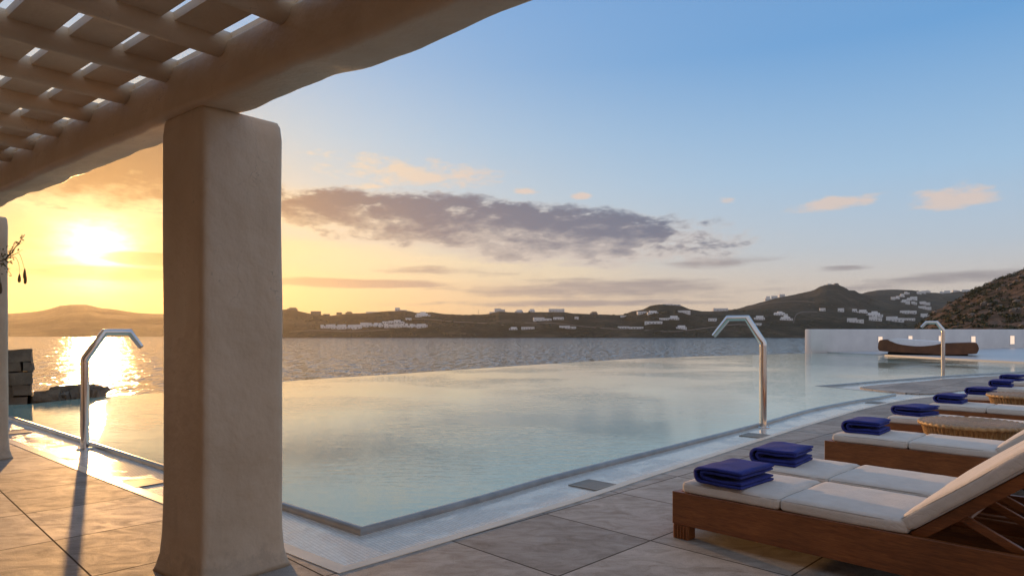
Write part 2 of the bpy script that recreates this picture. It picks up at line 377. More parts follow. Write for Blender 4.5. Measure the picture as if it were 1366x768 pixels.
# rough stone
m = MT('sea_stone', roughness=.85); v = m.co(); n = m.noise(v, 3, 8, .65)
m.set('Base Color', cramp(m.nt, n, [(.3, (.11, .085, .06)), (.6, (.22, .18, .13)), (.8, (.30, .26, .2))])); m.bump(n, .08, .8); ROCK = m.m
def land(name, a, b, c, s, bd):
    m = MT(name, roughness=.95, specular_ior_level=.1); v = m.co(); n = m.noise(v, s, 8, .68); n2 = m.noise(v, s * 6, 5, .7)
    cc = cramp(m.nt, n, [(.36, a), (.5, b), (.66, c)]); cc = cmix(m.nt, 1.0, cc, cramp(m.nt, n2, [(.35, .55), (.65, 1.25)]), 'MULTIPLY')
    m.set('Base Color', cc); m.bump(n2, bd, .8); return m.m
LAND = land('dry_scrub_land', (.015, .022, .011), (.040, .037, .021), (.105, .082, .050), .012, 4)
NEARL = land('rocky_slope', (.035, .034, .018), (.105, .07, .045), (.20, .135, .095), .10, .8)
m = MT('scrub_leaf', roughness=.8); n = m.noise(m.co(), .6, 4); m.set('Base Color', ramp2(m, n, (.025, .035, .012), (.075, .07, .03))); SCRUB = m.m
m = MT('hillside_rock', roughness=.9); n = m.noise(m.co(), 1.2, 6, .6); m.set('Base Color', ramp2(m, n, (.10, .08, .06), (.24, .19, .15))); m.bump(n, .3, .7); HROCK = m.m
m = MT('house_white', roughness=.85); m.set('Base Color', ramp2(m, m.noise(m.co(), .4, 3), (.74, .74, .74), (.84, .84, .84))); HWHITE = m.m
m = MT('house_grey', roughness=.9); m.set('Base Color', ramp2(m, m.noise(m.co(), .5, 4), (.16, .14, .12), (.27, .24, .21))); HGREY = m.m  # darker grey-brown tone for several houses and the mast
m = MT('shutter_dark', roughness=.4, base_color=(.035, .045, .06)); HWIN = m.m
m = MT('stem_bark', roughness=.8, base_color=(.10, .065, .03)); STEM = m.m
m = MT('leaf_green', roughness=.6); m.set('Base Color', ramp2(m, m.noise(m.co(), 30, 2), (.10, .085, .02), (.20, .14, .04))); LEAF = m.m
m = MT('seed_pod', roughness=.6, base_color=(.13, .08, .03)); POD = m.m
m = MT('lamp_glass', roughness=.4, base_color=(.8, .7, .6)); m.set('Emission Color', (1, .70, .48)); m.set('Emission Strength', .75); LAMP = m.m

# ---------------------------------------------------------------- pool, deck and channel
lipL = [G(12, 555), G(64, 573), G(107.5, 585.7), G(167, 605), G(222, 624), G(382, 676)]
corner = G(483, 705)
e0 = (lipL[0] - corner).normalized()
lipL = [corner + e0 * 10.35] + [corner + e0 * ((p - corner).dot(e0)) for p in lipL] + [corner]
lipR = [corner, G(640, 663), G(740, 634.5), G(860, 604), G(933, 585.5), G(1014, 564.7), G(1067, 549.5), G(1100, 542), G(1142.5, 534), G(1170, 530), G(1192, 525.6)]
lipR = spline(lipR, 4)
tip = G(1087, 515.2)
lipA = spline([tip, G(1118, 513), G(1171.8, 508.3), G(1226, 504.3), G(1259, 501.7), G(1335, 497.5), G(1366, 496), G(1480, 492)], 3)
lip_path = [Vector(p) for p in lipL[:-1]] + lipR
lipB = [lipR[-1], (lipR[-1] + tip) / 2, tip]
INF = spline([G(-42, 541, .03), G(12, 538.5, .03), G(44, 537, .03), G(107.5, 530.5, .03), G(222, 522, .03), G(380, 507.5, .03), G(535, 497.5, .03), G(740, 484, .03), G(893, 476, .03), G(1082, 470.6, .03), G(1150, 469.3, .03)], 3)
ZW, ZG = .014, -.024
water_pts = lip_path + [tip] + lipA[1:] + [Vector((24.5, 27, 0)), Vector((21, 30, 0)), Vector((21.5, 40.5, 0))] + INF[::-1]
b = bmesh.new(); poly(b, water_pts, ZW)
struct('pool_water', b, POOLW)
# raised rim of the pool: rounded top, short vertical face towards the channel
prof = [(.01, ZW - .012), (0, ZW + .003), (-.012, ZW + .006), (-.035, ZW + .004), (-.046, ZW - .008), (-.050, ZG + .01), (-.052, ZG - .002)]
b = bmesh.new(); sweep(b, lip_path, prof[::1]); sweep(b, lipB, [(s * .3, z) for s, z in prof]); sweep(b, lipA, prof)
struct('pool_rim', b, LIP, 50)
# far wall of the pool just under the overflow edge
b = bmesh.new(); sweep(b, INF[::-1], [(.16, ZW - .004), (-.0, ZW - .004), (-.02, -.3), (-.02, -3)]); struct('overflow_wall', b, LIP, 50)
outL = [G(13, 591), G(66, 620), G(106, 635), G(154, 655), G(222, 677), G(387, 739)]
oc = G(452, 764.5); e1 = (outL[0] - oc).normalized()
outer = [oc + e1 * 17, oc] + spline([oc, G(564, 732), G(640, 709), G(712.6, 686.7), G(790, 662.5), G(860, 638.5), G(931, 615.3), G(1018, 586.5), G(1077, 567.5), G(1098.6, 561.3), G(1142.5, 548), G(1186, 537.6), G(1215.7, 532.5), G(1254, 528), G(1300, 524), G(1366, 519), G(1500, 510)], 4)[1:]
deck_pts = outer + [Vector((40, 22, 0)), Vector((40, -12, 0)), Vector((-30, -12, 0)), Vector((-30, 16, 0))]
b = bmesh.new(); poly(b, deck_pts, 0.0); struct('deck', b, DECK)
pen = spline([G(1366, 514.5), G(1300, 518), G(1240, 524.8), G(1195, 522.5), G(1160, 518.8), G(1147, 516.2), G(1170, 513.2), G(1205, 510.3), G(1240, 507.3), G(1267.7, 504.8), G(1366, 499.3), G(1480, 494.5)], 3) + [Vector((30, 21, 0)), Vector((22, 17, 0))]
b = bmesh.new(); poly(b, pen, 0.0, ZG - .01); struct('path', b, DECK)
chan = [p.copy() for p in outer] + [Vector((34, 22, 0)), Vector((24, 27, 0))] + [p + Vector((0, 0, 0)) for p in lipA[::-1]] + [tip] + [(p * .5 + q * .5) for p, q in []]
b = bmesh.new()
inner = [p + Vector((-.3, .55, 0)) for p in lipA[::-1]] + [tip + Vector((-.8, .4, 0))] + [p + Vector((-.45, .38, 0)) for p in lipR[::-1][12:]] + [lip_path[0] + Vector((.15, .12, 0))]
poly(b, outer + [Vector((34, 24, 0)), Vector((24, 26, 0))] + inner, ZG)
struct('overflow_channel', b, MOSAIC)
# ribbed cream border between the channel and the deck
pr = []
for i in range(4):
    s0 = .006 + i * .032
    z0 = .004 - i * .0068
    pr += [(s0, z0), (s0 + .022, z0 + .0005), (s0 + .0245, z0 - .009), (s0 + .0315, z0 - .009)]
pr = [(-.004, -.03)] + [(-.002, .004)] + pr + [(.142, ZG - .001)]
b = bmesh.new(); sweep(b, outer, pr); struct('channel_border', b, RIB)
# terrace behind the pool
terr = [Vector((17.7, 39.6, 0)), G(1118, 469.9, .06), Vector((18.75, 35.2, 0)), Vector((19.35, 30.5, 0)), Vector((19.95, 26.6, 0)), Vector((20.6, 24, 0)), Vector((45, 20, 0)), Vector((50, 58, 0))]
m = MT('pale_screed', roughness=.35); m.set('Base Color', ramp2(m, m.noise(m.co(), .7, 4), (.46, .47, .48), (.56, .57, .58))); TERR = m.m
b = bmesh.new(); poly(b, terr, .06, -.3); struct('terrace', b, TERR)
# slope of the headland that carries the pool, falling to the sea
b = bmesh.new(); prev = None
for i in range(-6, 90):
    a = R(-95 + i * 2.0); row = []
    for k in range(14):
        r = 1 + k / 13.0
        base_r = 9 + 30 * max(0, min(1, (math.degrees(a) + 50) / 80)) if math.degrees(a) > -50 else 11
        d = base_r + 4 + k * 5.5
        z = -3.2 - 10.5 * (k / 13.0) ** .8 + noise.fractal(Vector((a * 9, k * .5, 1.3)), 1, 2, 4) * 1.3
        row.append(b.verts.new((math.sin(a) * d, math.cos(a) * d, z)))
    if prev:
        for k in range(13): b.faces.new((prev[k], prev[k + 1], row[k + 1], row[k]))
    prev = row
struct('headland', b, NEARL, 'all')
b = bmesh.new(); poly(b, [Vector((-40000, -3000, 0)), Vector((40000, -3000, 0)), Vector((40000, 45000, 0)), Vector((-40000, 45000, 0))], -12); struct('sea', b, SEAW)

# ---------------------------------------------------------------- hills
def interp(prof, x):
    if x <= prof[0][0]: return prof[0][1]
    for (a, ya), (c, yc) in zip(prof, prof[1:]):
        if x <= c:
            return ya + (yc - ya) * (x - a) / (c - a)
    return prof[-1][1]
class Layer:
    def __init__(s, name, prof, Y0, Y1, Y2, z0, zb, mat, amp, fr, step=3, rows=40, shape=1.0, detail=1.2):
        s.p, s.Y0, s.Y1, s.Y2, s.z0, s.zb, s.amp, s.fr, s.shape, s.det = prof, Y0, Y1, Y2, z0, zb, amp, fr, shape, detail
        b = bmesh.new(); prev = None; x = prof[0][0]
        while x <= prof[-1][0]:
            row = []
            for k in range(rows + 1):
                Yy = Y0 - (Y1 - Y0) * .02 + (Y2 - Y0) * (k / rows) ** .9
                row.append(b.verts.new(((x - CX) / F * Yy, Yy, s.z(x, Yy))))
            if prev:
                for k in range(rows): b.faces.new((prev[k], prev[k + 1], row[k + 1], row[k]))
            prev = row; x += step
        s.o = struct(name, b, mat, 'all')
    def z(s, px, Y):
        zr = H - (interp(s.p, px) - HZ) * s.Y1 / F
        t = (Y - s.Y0) / (s.Y1 - s.Y0); x = (px - CX) / F * Y
        n = noise.fractal(Vector((x * s.fr, Y * s.fr, 3.3)), 1.0, 2.0, 5) * s.amp
        nr = noise.fractal(Vector((x * s.fr * 6, Y * s.fr * 6, 8.1)), 1.0, 2.0, 4) * s.det
        if t <= 0: return s.z0 + t * 20
        if t <= 1:
            f = t ** s.shape; f = f * .55 + (3 * f * f - 2 * f ** 3) * .45
            env = math.sin(math.pi * min(1, t)) ** .8 if t < 1 else 0
            return s.z0 + (zr - s.z0) * f + n * env + nr * min(1, t * 3) * .8
        u = (Y - s.Y1) / (s.Y2 - s.Y1); return zr + (s.zb - zr) * u * u + nr
    def hit(s, px, py):
        Yy = s.Y0
        while Yy < s.Y1:
            z = s.z(px, Yy)
            if HZ + (H - z) * F / Yy <= py: break
            Yy += (s.Y1 - s.Y0) / 400
        return Vector(((px - CX) / F * Yy, Yy, s.z(px, Yy)))
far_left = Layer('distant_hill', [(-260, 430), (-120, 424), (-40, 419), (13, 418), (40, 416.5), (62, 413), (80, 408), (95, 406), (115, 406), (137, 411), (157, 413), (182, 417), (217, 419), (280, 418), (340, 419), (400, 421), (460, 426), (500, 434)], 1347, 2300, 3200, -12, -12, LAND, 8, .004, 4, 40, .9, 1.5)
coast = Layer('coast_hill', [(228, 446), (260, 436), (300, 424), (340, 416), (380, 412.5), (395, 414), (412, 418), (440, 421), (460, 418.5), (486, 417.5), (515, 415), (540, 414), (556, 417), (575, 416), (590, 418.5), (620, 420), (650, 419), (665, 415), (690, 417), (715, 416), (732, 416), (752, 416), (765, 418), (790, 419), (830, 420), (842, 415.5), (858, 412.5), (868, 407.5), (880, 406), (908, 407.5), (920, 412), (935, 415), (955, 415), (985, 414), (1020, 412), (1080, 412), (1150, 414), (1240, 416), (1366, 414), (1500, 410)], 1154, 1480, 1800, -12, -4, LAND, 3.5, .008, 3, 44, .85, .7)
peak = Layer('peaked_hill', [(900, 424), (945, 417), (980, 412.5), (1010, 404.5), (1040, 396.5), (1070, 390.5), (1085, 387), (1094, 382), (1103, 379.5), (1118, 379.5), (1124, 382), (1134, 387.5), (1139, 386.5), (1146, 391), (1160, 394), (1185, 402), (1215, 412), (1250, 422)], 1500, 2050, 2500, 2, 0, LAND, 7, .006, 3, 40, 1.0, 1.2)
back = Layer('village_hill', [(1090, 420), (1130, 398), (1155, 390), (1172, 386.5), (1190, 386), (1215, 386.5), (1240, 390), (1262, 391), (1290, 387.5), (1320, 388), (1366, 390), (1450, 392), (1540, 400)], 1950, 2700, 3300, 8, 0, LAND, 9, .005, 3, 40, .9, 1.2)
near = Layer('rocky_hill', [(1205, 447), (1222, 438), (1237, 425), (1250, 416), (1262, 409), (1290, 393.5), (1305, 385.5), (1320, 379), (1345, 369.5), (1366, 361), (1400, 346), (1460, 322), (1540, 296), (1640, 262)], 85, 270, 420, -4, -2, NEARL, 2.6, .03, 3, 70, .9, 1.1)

# ---------------------------------------------------------------- the evening air
m = bpy.data.materials.new('evening_air'); m.use_nodes = True; nt = m.node_tree; nt.nodes.remove(nt.nodes['Principled BSDF'])
pv = nt.nodes.new('ShaderNodeVolumePrincipled'); pv.inputs['Color'].default_value = (.95, .90, .82, 1); pv.inputs['Density'].default_value = HAZE; pv.inputs['Anisotropy'].default_value = .72
nt.links.new(pv.outputs[0], nt.nodes['Material Output'].inputs['Volume'])
if HAZE:
    b = bmesh.new(); box(b, -4200, 4200, -300, 5000, -14, 330); props(obj('haze', b, m), None, None, None, 'stuff')

# scrub and boulders over the near slope
b = bmesh.new(); rb = bmesh.new()
rng = random.Random(4)
def leafclump(bm, c, r, n):
    for _ in range(n):
        u = Vector((rng.gauss(0, 1), rng.gauss(0, 1), abs(rng.gauss(0, .8)))).normalized() * r * rng.uniform(.35, 1)
        u.z *= .75; p = c + u; s = r * rng.uniform(.16, .34)
        a = Vector((rng.gauss(0, 1), rng.gauss(0, 1), rng.gauss(0, 1))).normalized(); q = a.orthogonal().normalized(); w = a.cross(q)
        bm.faces.new([bm.verts.new(p + (q * math.cos(t) + w * math.sin(t)) * s * rng.uniform(.7, 1.2)) for t in (0, 1.9, 4.0)])
for i in range(1500):
    px = rng.uniform(1215, 1460); Yy = 85 + (rng.random() ** .8) * 188
    p = Vector(((px - CX) / F * Yy, Yy, near.z(px, Yy)))
    if noise.noise(Vector((p.x * .05, p.y * .05, 0))) > -.05 or rng.random() < .25:
        leafclump(b, p, rng.uniform(.5, 1.5), 34)
    elif rng.random() < .35:
        r = rng.uniform(.3, 1.1); q = bmesh.new(); bmesh.ops.create_icosphere(q, subdivisions=1, radius=r)
        for v in q.verts: v.co = Vector((v.co.x * 1.2, v.co.y, v.co.z * .7)) * rng.uniform(.75, 1.2) + p
        add(rb, q)
props(obj('scrub', b, SCRUB), 'low dark scrub growing over the rocky slope behind the white wall', 'scrub', None, 'stuff')
props(obj('hillside_rocks', rb, HROCK), 'pale brown rocks strewn over the steep rocky slope', 'rocks', None, 'stuff')
# scrub patches on the far shore
b = bmesh.new()
for L, n, lo, hi in ((coast, 1500, 380, 1240), (peak, 350, 950, 1180), (back, 250, 1150, 1330)):
    for i in range(n):
        px = rng.uniform(lo, hi); Yy = L.Y0 + (L.Y1 - L.Y0) * rng.uniform(.03, 1.0)
        p = Vector(((px - CX) / F * Yy, Yy, L.z(px, Yy)))
        if noise.noise(p * .012) < -.1: continue
        r = rng.uniform(1.2, 3.4); q = bmesh.new(); bmesh.ops.create_icosphere(q, subdivisions=1, radius=r)
        for v in q.verts: v.co = Vector((v.co.x * rng.uniform(1, 1.8), v.co.y * 1.2, v.co.z * .55)) * rng.uniform(.7, 1.25) + p
        add(b, q)
props(obj('far_scrub', b, SCRUB), 'dark bushes and low trees dotting the hills across the bay', 'scrub', None, 'stuff')

# ---------------------------------------------------------------- houses across the bay
def house(L, x0, x1, y0, y1, label, group, style=0, mat=None, on_top=False):
    """a stepped block house; x0..x1, y0..y1 its measured width and height in the photograph"""
    cx = (x0 + x1) / 2; p = L.hit(cx, y1) if not on_top else None
    if on_top:
        Yy = L.Y1 - 4; p = Vector(((cx - CX) / F * Yy, Yy, L.z(cx, Yy)))
    k = p.y / F; w = (x1 - x0) * k; h = (y1 - y0) * k
    if on_top: zt = H + (HZ - y0) * k; h = max(1.5, zt - p.z)
    d = max(6, min(12, w * .8)); sink = 2.5
    o = empty('house', p, R(rng.uniform(-14, 14)) - math.atan2(p.x, p.y), label, 'house', group)
    mt = mat or HWHITE; b = bmesh.new()
    if style == 0: box(b, -w / 2, w / 2, 0, d, -sink, h)
    elif style == 1:
        box(b, -w / 2, w / 2, 0, d, -sink, h * .55); box(b, -w * .3, w * .38, d * .25, d * .98, h * .553, h)
    elif style == 2:
        box(b, -w / 2, w * .1, 0, d, -sink, h); box(b, w * .103, w / 2, d * .1, d * .9, -sink, h * .7)
    else:
        box(b, -w / 2, w / 2, -d * .2, d, -sink, h * .36); box(b, -w * .42, w * .3, d * .1, d, h * .363, h * .7); box(b, -w * .2, w * .15, d * .3, d, h * .703, h)
    obj('wall', b, mt, o)
    nwin = max(1, min(5, int(w / 4.2))); wh = min(1.7, h * .42)
    fy = -d * .2 if style == 3 else 0
    for i in range(nwin):
        xx = -w / 2 + w * (i + .5) / nwin; q = bmesh.new(); hh = (h * .36 if style == 3 else h * .55 if style == 1 else h * .7)
        ww = rng.choice((.55, .8, 1.3)); box(q, xx - ww, xx + ww, fy - .12, fy + .2, hh * .22, hh * .22 + wh * .8)
        obj('window', q, HWIN, o)
    return o
ORD = ['leftmost', 'second', 'third', 'fourth', 'fifth', 'sixth', 'seventh', 'eighth', 'ninth', 'tenth', 'eleventh', 'twelfth', 'thirteenth', 'fourteenth']
def run(L, items, phrase, group, **kw):
    for i, it in enumerate(items):
        x0, x1, y0, y1 = it[:4]; st = it[4] if len(it) > 4 else rng.choice((0, 2, 0, 2, 1))
        lab = (f'{ORD[i]} from the left' if i else 'leftmost') + ' of ' + phrase
        house(L, x0, x1, y0, y1, lab, group, st, **kw)
# the long pale resort above the shore
x = 428.5; it = []
while x < 477: w = rng.uniform(5, 8); it.append((x, x + w, 432.5 + rng.uniform(-.6, .6), 438.0 + rng.uniform(0, 2.2))); x += w + .4
run(coast, it, 'the white units in the lower left resort row', 'white units of the lower left resort row')
x = 480.5; it = []
while x < 510: w = rng.uniform(5, 8); it.append((x, x + w, 430.3 + rng.uniform(-.5, .5), 435.6 + rng.uniform(0, 1.6))); x += w + .3
run(coast, it, 'the white units in the middle resort row', 'white units of the middle resort row')
run(coast, [(511, 518, 428.5, 431.5), (519, 525, 427.8, 431.5), (525.5, 534, 426.5, 431), (534.5, 539, 428.5, 432)], 'the four white units highest in the resort', 'white units highest in the resort')
x = 512.5; it = []
while x < 567: w = rng.uniform(5, 8); it.append((x, x + w, 431.8 + rng.uniform(-.6, .6), 436.5 + rng.uniform(0, 1.2))); x += w + .4
run(coast, it, 'the white units in the right resort row', 'white units of the right resort row')
ridge = 'houses on the ridge across the bay'
for (x0, x1, y0, y1, st, mt, lab) in [
    (383, 396, 410, 414, 1, HGREY, 'dark house on the ridge right beside the big column'),
    (415, 428, 415, 418.5, 0, HGREY, 'low dark flat house on the ridge left of the lowest dip'),
    (432, 440, 418.6, 421, 0, HGREY, 'tiny dark flat hut in the lowest dip of the ridge'),
    (449, 456, 416.5, 419, 0, HGREY, 'small dark hut on the ridge right of the lowest dip'),
    (461, 470, 415.5, 418.5, 1, HGREY, 'small dark stepped house above the left resort row'),
    (488, 508, 416, 418.5, 0, HWHITE, 'long low pale house on the ridge above the middle resort row'),
    (527, 533.5, 410.3, 415, 0, HWHITE, 'small square pale tower house on the ridge above the resort'),
    (534.5, 543, 413.3, 415.5, 0, HWHITE, 'low pale flat house beside the square tower house'),
    (554, 573, 415.8, 422.5, 3, HWHITE, 'big pale stepped house on the ridge above the right resort row'),
    (542, 549, 424, 427.3, 0, HWHITE, 'small bright white box house on the bare slope above the resort'),
    (653, 662, 416, 420, 0, HWHITE, 'pale low wing house left of the long ridge villa by the mast'),
    (660, 674, 411.3, 417, 2, HWHITE, 'long pale villa on the ridge right of the thin mast'),
    (687, 698, 413, 418.5, 1, HWHITE, 'white house with dark windows on the ridge right of the mast villa'),
    (705, 713, 412, 417.5, 1, HWHITE, 'narrow white house on the ridge before the long flat one'),
    (732, 753, 411.8, 416, 0, HWHITE, 'long flat bluish white house on the ridge near mid bay'),
    (787, 797, 415.5, 418.3, 1, HGREY, 'small grey house on the ridge left of the castle knoll'),
    (884, 907.5, 405.3, 411.5, 2, HWHITE, 'castle-like white house on top of the round knoll'),
    (952, 971, 411, 415, 0, HWHITE, 'long flat pale house in the saddle right of the knoll')]:
    house(coast, x0, x1, y0, y1, lab, ridge, st, mt, on_top=(y0 < 419 and x0 != 554))
slope = 'scattered white houses on the slope across the bay'
for (x0, x1, y0, y1, st, lab) in [
    (712, 736, 423.3, 427.8, 2, 'wide pale two part house on the slope below the long flat ridge house'),
    (738, 752, 423, 426.3, 0, 'low white house just right of the wide two part slope house'),
    (766.5, 771.5, 422.3, 425.8, 0, 'tiny white house alone in the middle of the slope'),
    (828, 835.5, 420.8, 423, 0, 'tiny flat white house on the slope left of the knoll'),
    (679, 690, 436, 440, 1, 'small white house low by the shore, left of its pair'),
    (696, 713, 436, 439.3, 0, 'long low white house by the shore, right of its pair'),
    (746, 768, 434.3, 438.3, 2, 'white villa with dark openings low on the middle slope'),
    (824, 838, 435.2, 438.3, 0, 'low white villa by the shore, left of two joined ones'),
    (839, 858, 435.8, 438.6, 0, 'low white villa by the shore, right of two joined ones'),
    (851, 863, 415.3, 418.8, 0, 'low pale house on the left flank of the round knoll'),
    (864, 878, 414.5, 418.5, 1, 'pale stepped house just below the castle-like house on its left'),
    (906, 921, 414, 418, 0, 'grey white house on the right flank of the round knoll'),
    (880, 892, 424, 427, 0, 'flat white house on the slope under the knoll, beside a taller one'),
    (893, 906, 421, 426.5, 1, 'taller white house on the slope directly under the knoll'),
    (860, 883, 428.5, 432, 0, 'long slanting white house on the slope under the knoll'),
    (903, 916, 433.8, 439, 1, 'bright white cube house near the shore left of the right spout'),
    (945, 955, 424.5, 428.2, 0, 'small pale house on the slope just left of the right spout'),
    (1007, 1020, 421, 426.5, 1, 'white stepped house just right of the right spout arm'),
    (1004, 1014, 431, 434, 0, 'small low white house behind the right spout arm'),
    (1033, 1050, 415.2, 420.3, 3, 'white terraced house on the slope below the peaked hill, upper one'),
    (1041, 1057, 420.5, 427, 3, 'white terraced house below the peaked hill, lower one'),
    (1094, 1101, 410.8, 415, 0, 'small white house above the left end of the white wall'),
    (1118, 1125, 411, 415.8, 0, 'small pale house above the wall, second from its left end'),
    (1137, 1142.5, 412, 416, 0, 'tiny pale house above the wall between two larger groups'),
    (1144, 1156, 413, 417.8, 1, 'pale house at the left of the hamlet above the wall'),
    (1131, 1151, 424.2, 430.2, 2, 'white house lowest in the hamlet above the wall'),
    (1157, 1176, 415, 422, 3, 'large white terraced house topping the hamlet above the wall'),
    (1160, 1175, 422.3, 428, 2, 'white house in the middle of the hamlet above the wall'),
    (1183, 1203, 422, 429, 2, 'white house at the right of the hamlet above the wall'),
    (1201, 1211, 414, 418.3, 0, 'white house right of the hamlet, left of two neighbours'),
    (1212, 1221, 414.3, 418.5, 0, 'white house right of the hamlet, right of two neighbours'),
    (1208, 1220, 424.2, 427.3, 0, 'faint low house right of the hamlet near the rocky slope'),
    (1229, 1242, 418, 424, 2, 'white house beside the foot of the rocky slope')]:
    house(coast, x0, x1, y0, y1, lab, slope, st)
for (x0, x1, y0, y1, st, lab, mt) in [
    (1021, 1028, 395, 399.5, 1, 'white house on the left shoulder of the peaked hill, left one', HWHITE),
    (1029, 1036, 394.5, 398, 0, 'white house on the left shoulder of the peaked hill, middle one', HWHITE),
    (1040, 1047, 392.3, 396, 0, 'white house on the left shoulder of the peaked hill, right one', HWHITE),
    (1104, 1109, 378.3, 381.5, 0, 'pale chapel on the very top of the peaked hill', HWHITE),
    (1113, 1119, 377.6, 381.5, 1, 'small pale house beside the chapel on the hilltop', HGREY)]:
    house(peak, x0, x1, y0, y1, lab, 'buildings on the peaked hill', st, mt, on_top=True)
vil = [(1189, 1194, 396, 400), (1194.5, 1200, 394.7, 399), (1201, 1206.5, 391.7, 396), (1207, 1213, 388.8, 393), (1202, 1208, 399.5, 403.5), (1208, 1213, 401.5, 406), (1209, 1215.5, 397, 401), (1214.5, 1222, 395.5, 400),
       (1216, 1222, 402, 406), (1224, 1229, 388.5, 392.3), (1229.5, 1235, 387.7, 391.5), (1236, 1241, 387, 390.5), (1228, 1240, 402, 407), (1226, 1241, 408, 412.5)]
run(back, vil, 'the bright white houses of the hillside village', 'bright houses of the hillside village')
run(back, [(1254, 1259, 388.5, 391.5), (1260, 1266, 387.5, 391), (1272, 1280, 386, 388.5), (1284, 1292, 386.2, 389)], 'the pale houses along the village skyline by the rocky slope', 'houses along the village skyline')
# dirt tracks and dry stone terrace walls across the slopes
b = bmesh.new()
for (L, pts) in ((coast, [(386, 443), (420, 441), (470, 442.5), (520, 440)]), (coast, [(545, 425.6), (575, 426.4), (600, 429), (640, 431), (672, 434)]), (coast, [(700, 431), (740, 431.5), (780, 436), (830, 440)]),
                 (coast, [(860, 441), (900, 442.5), (940, 438), (985, 433), (1010, 437)]), (coast, [(1058, 431), (1062, 420), (1072, 416.5), (1090, 416.5)]), (peak, [(1000, 409), (1030, 404), (1070, 402), (1110, 407)]), (back, [(1160, 398), (1185, 404), (1205, 409)])):
    q = [L.hit(a, c) + Vector((0, -1.5, .9)) for a, c in pts]; q = spline(q, 4); prev = None
    for p in q:
        row = [b.verts.new(p + Vector((0, -1.2, -.9))), b.verts.new(p + Vector((0, 1.6, .5)))]
        if prev: b.faces.new((prev[0], row[0], row[1], prev[1]))
        prev = row
struct('far_road', b, HROCK)
b = bmesh.new(); Yy = 1476; p = Vector(((638.5 - CX) / F * Yy, Yy, coast.z(638.5, Yy)))
tube(b, [p, p + Vector((0, 0, 11.5))], [.45, .2], 6); box(b, p.x - 1.1, p.x + 1.1, p.y - .1, p.y + .1, p.z + 8, p.z + 8.4)
props(obj('radio_mast', b, HGREY), 'thin dark radio mast standing on the ridge across the bay', 'mast')

# ---------------------------------------------------------------- white wall, wall lights and daybed
wl0 = G(1082.5, 470.4, .03); wdir = Vector((.885, .465, 0)).normalized(); wang = math.atan2(wdir.y, wdir.x)
b = bmesh.new(); box(b, 0, 34, 0, .45, -.4, 1.345, None, .05, 3)
ww = props(obj('garden_wall', b, WHITEWALL, None, 35), 'long low white plastered wall behind the far end of the pool', 'wall'); ww.location = (wl0.x, wl0.y, 0); ww.rotation_euler.z = wang
def on_wall(px):
    k = (px - CX) / F; t = (wl0.x - k * wl0.y) / (k * wdir.y - wdir.x); return t
def wall_light(px, z0, z1, w, lab):
    t = on_wall(px); q = wl0 + wdir * t
    o = empty('wall_light', (q.x, q.y, 0), wang, lab, 'wall light', 'square lights set in the white wall')
    b = bmesh.new(); fw = .05
    for (a0, a1, c0, c1) in ((-w / 2, w / 2, z1 - fw, z1), (-w / 2, w / 2, z0, z0 + fw), (-w / 2, -w / 2 + fw, z0 + fw, z1 - fw), (w / 2 - fw, w / 2, z0 + fw, z1 - fw)):
        box(b, a0, a1, -.03, .02, c0, c1)
    obj('frame', b, WHITEWALL, o)
    b = bmesh.new(); box(b, -w / 2 + fw + .002, w / 2 - fw - .002, -.012, .02, z0 + fw + .002, z1 - fw - .002); obj('diffuser', b, LAMP, o)
wall_light(1174, .45, .95, .5, 'square wall light just above the left end of the daybed')
wall_light(1214, .45, .98, .5, 'square wall light behind the middle of the daybed mattress')
wall_light(1254.5, .42, .97, .55, 'square wall light directly beside the far spout pole')
wall_light(1298, .33, .93, .6, 'square wall light just above the right end of the daybed')
wall_light(1350, .27, .95, .65, 'square wall light on bare wall right of the daybed')

dl, dr = G(1171, 472.6, .06), G(1306, 474.9, .06)
dax = (dr - dl); dlen = dax.length; dax.normalize(); dang = math.atan2(dax.y, dax.x)
day = empty('daybed', ((dl + dr) / 2).to_tuple(), dang, 'wide boat shaped wooden daybed with white mattress before the white wall', 'daybed')
hs = dlen / 2; hz = .70
top = spline([(-1, .42, 0), (-.985, .80, 0), (-.94, .98, 0), (-.80, 1.0, 0), (-.72, .86, 0), (-.55, .66, 0), (-.2, .53, 0), (.1, .60, 0), (.3, .76, 0), (.5, .80, 0), (.9, .84, 0), (.97, .74, 0), (1, .45, 0)], 4)
bot = spline([(1, .45, 0), (.975, .2, 0), (.9, .07, 0), (.4, .0, 0), (-.1, .05, 0), (-.6, .12, 0), (-.93, .18, 0), (-.985, .28, 0), (-1, .42, 0)], 4)
outl = [(p.x * hs, p.y * hz + .05) for p in top + bot[1:-1]]
def extr(bm, o2, y0, y1):
    a = [bm.verts.new((x, y0, z)) for x, z in o2]; c = [bm.verts.new((x, y1, z)) for x, z in o2]
    bm.faces.new(a[::-1]); bm.faces.new(c)
    for i in range(len(o2)): j = (i + 1) % len(o2); bm.faces.new((a[i], a[j], c[j], c[i]))
b = bmesh.new(); extr(b, outl, 0, 1.9); obj('frame', b, DWOOD, day, 40)
b = bmesh.new(); box(b, -.8 * hs, .8 * hs, .25, 1.65, -.001, .12); obj('shade_plinth', b, SHADE, day)  # near-black support, its colour standing for the shadow gap below the frame
mt = spline([(-.80, .97, 0), (-.7, 1.07, 0), (-.5, 1.06, 0), (-.2, .98, 0), (.1, .92, 0), (.28, .88, 0), (.34, .80, 0)], 4); mb = spline([(.3, .76, 0), (.1, .61, 0), (-.2, .54, 0), (-.55, .67, 0), (-.72, .87, 0)], 4)
b = bmesh.new(); extr(b, [(p.x * hs, p.y * hz + .05) for p in mt] + [(p.x * hs, p.y * hz + .058) for p in mb], .05, 1.85); obj('mattress', b, WMAT, day, 50)

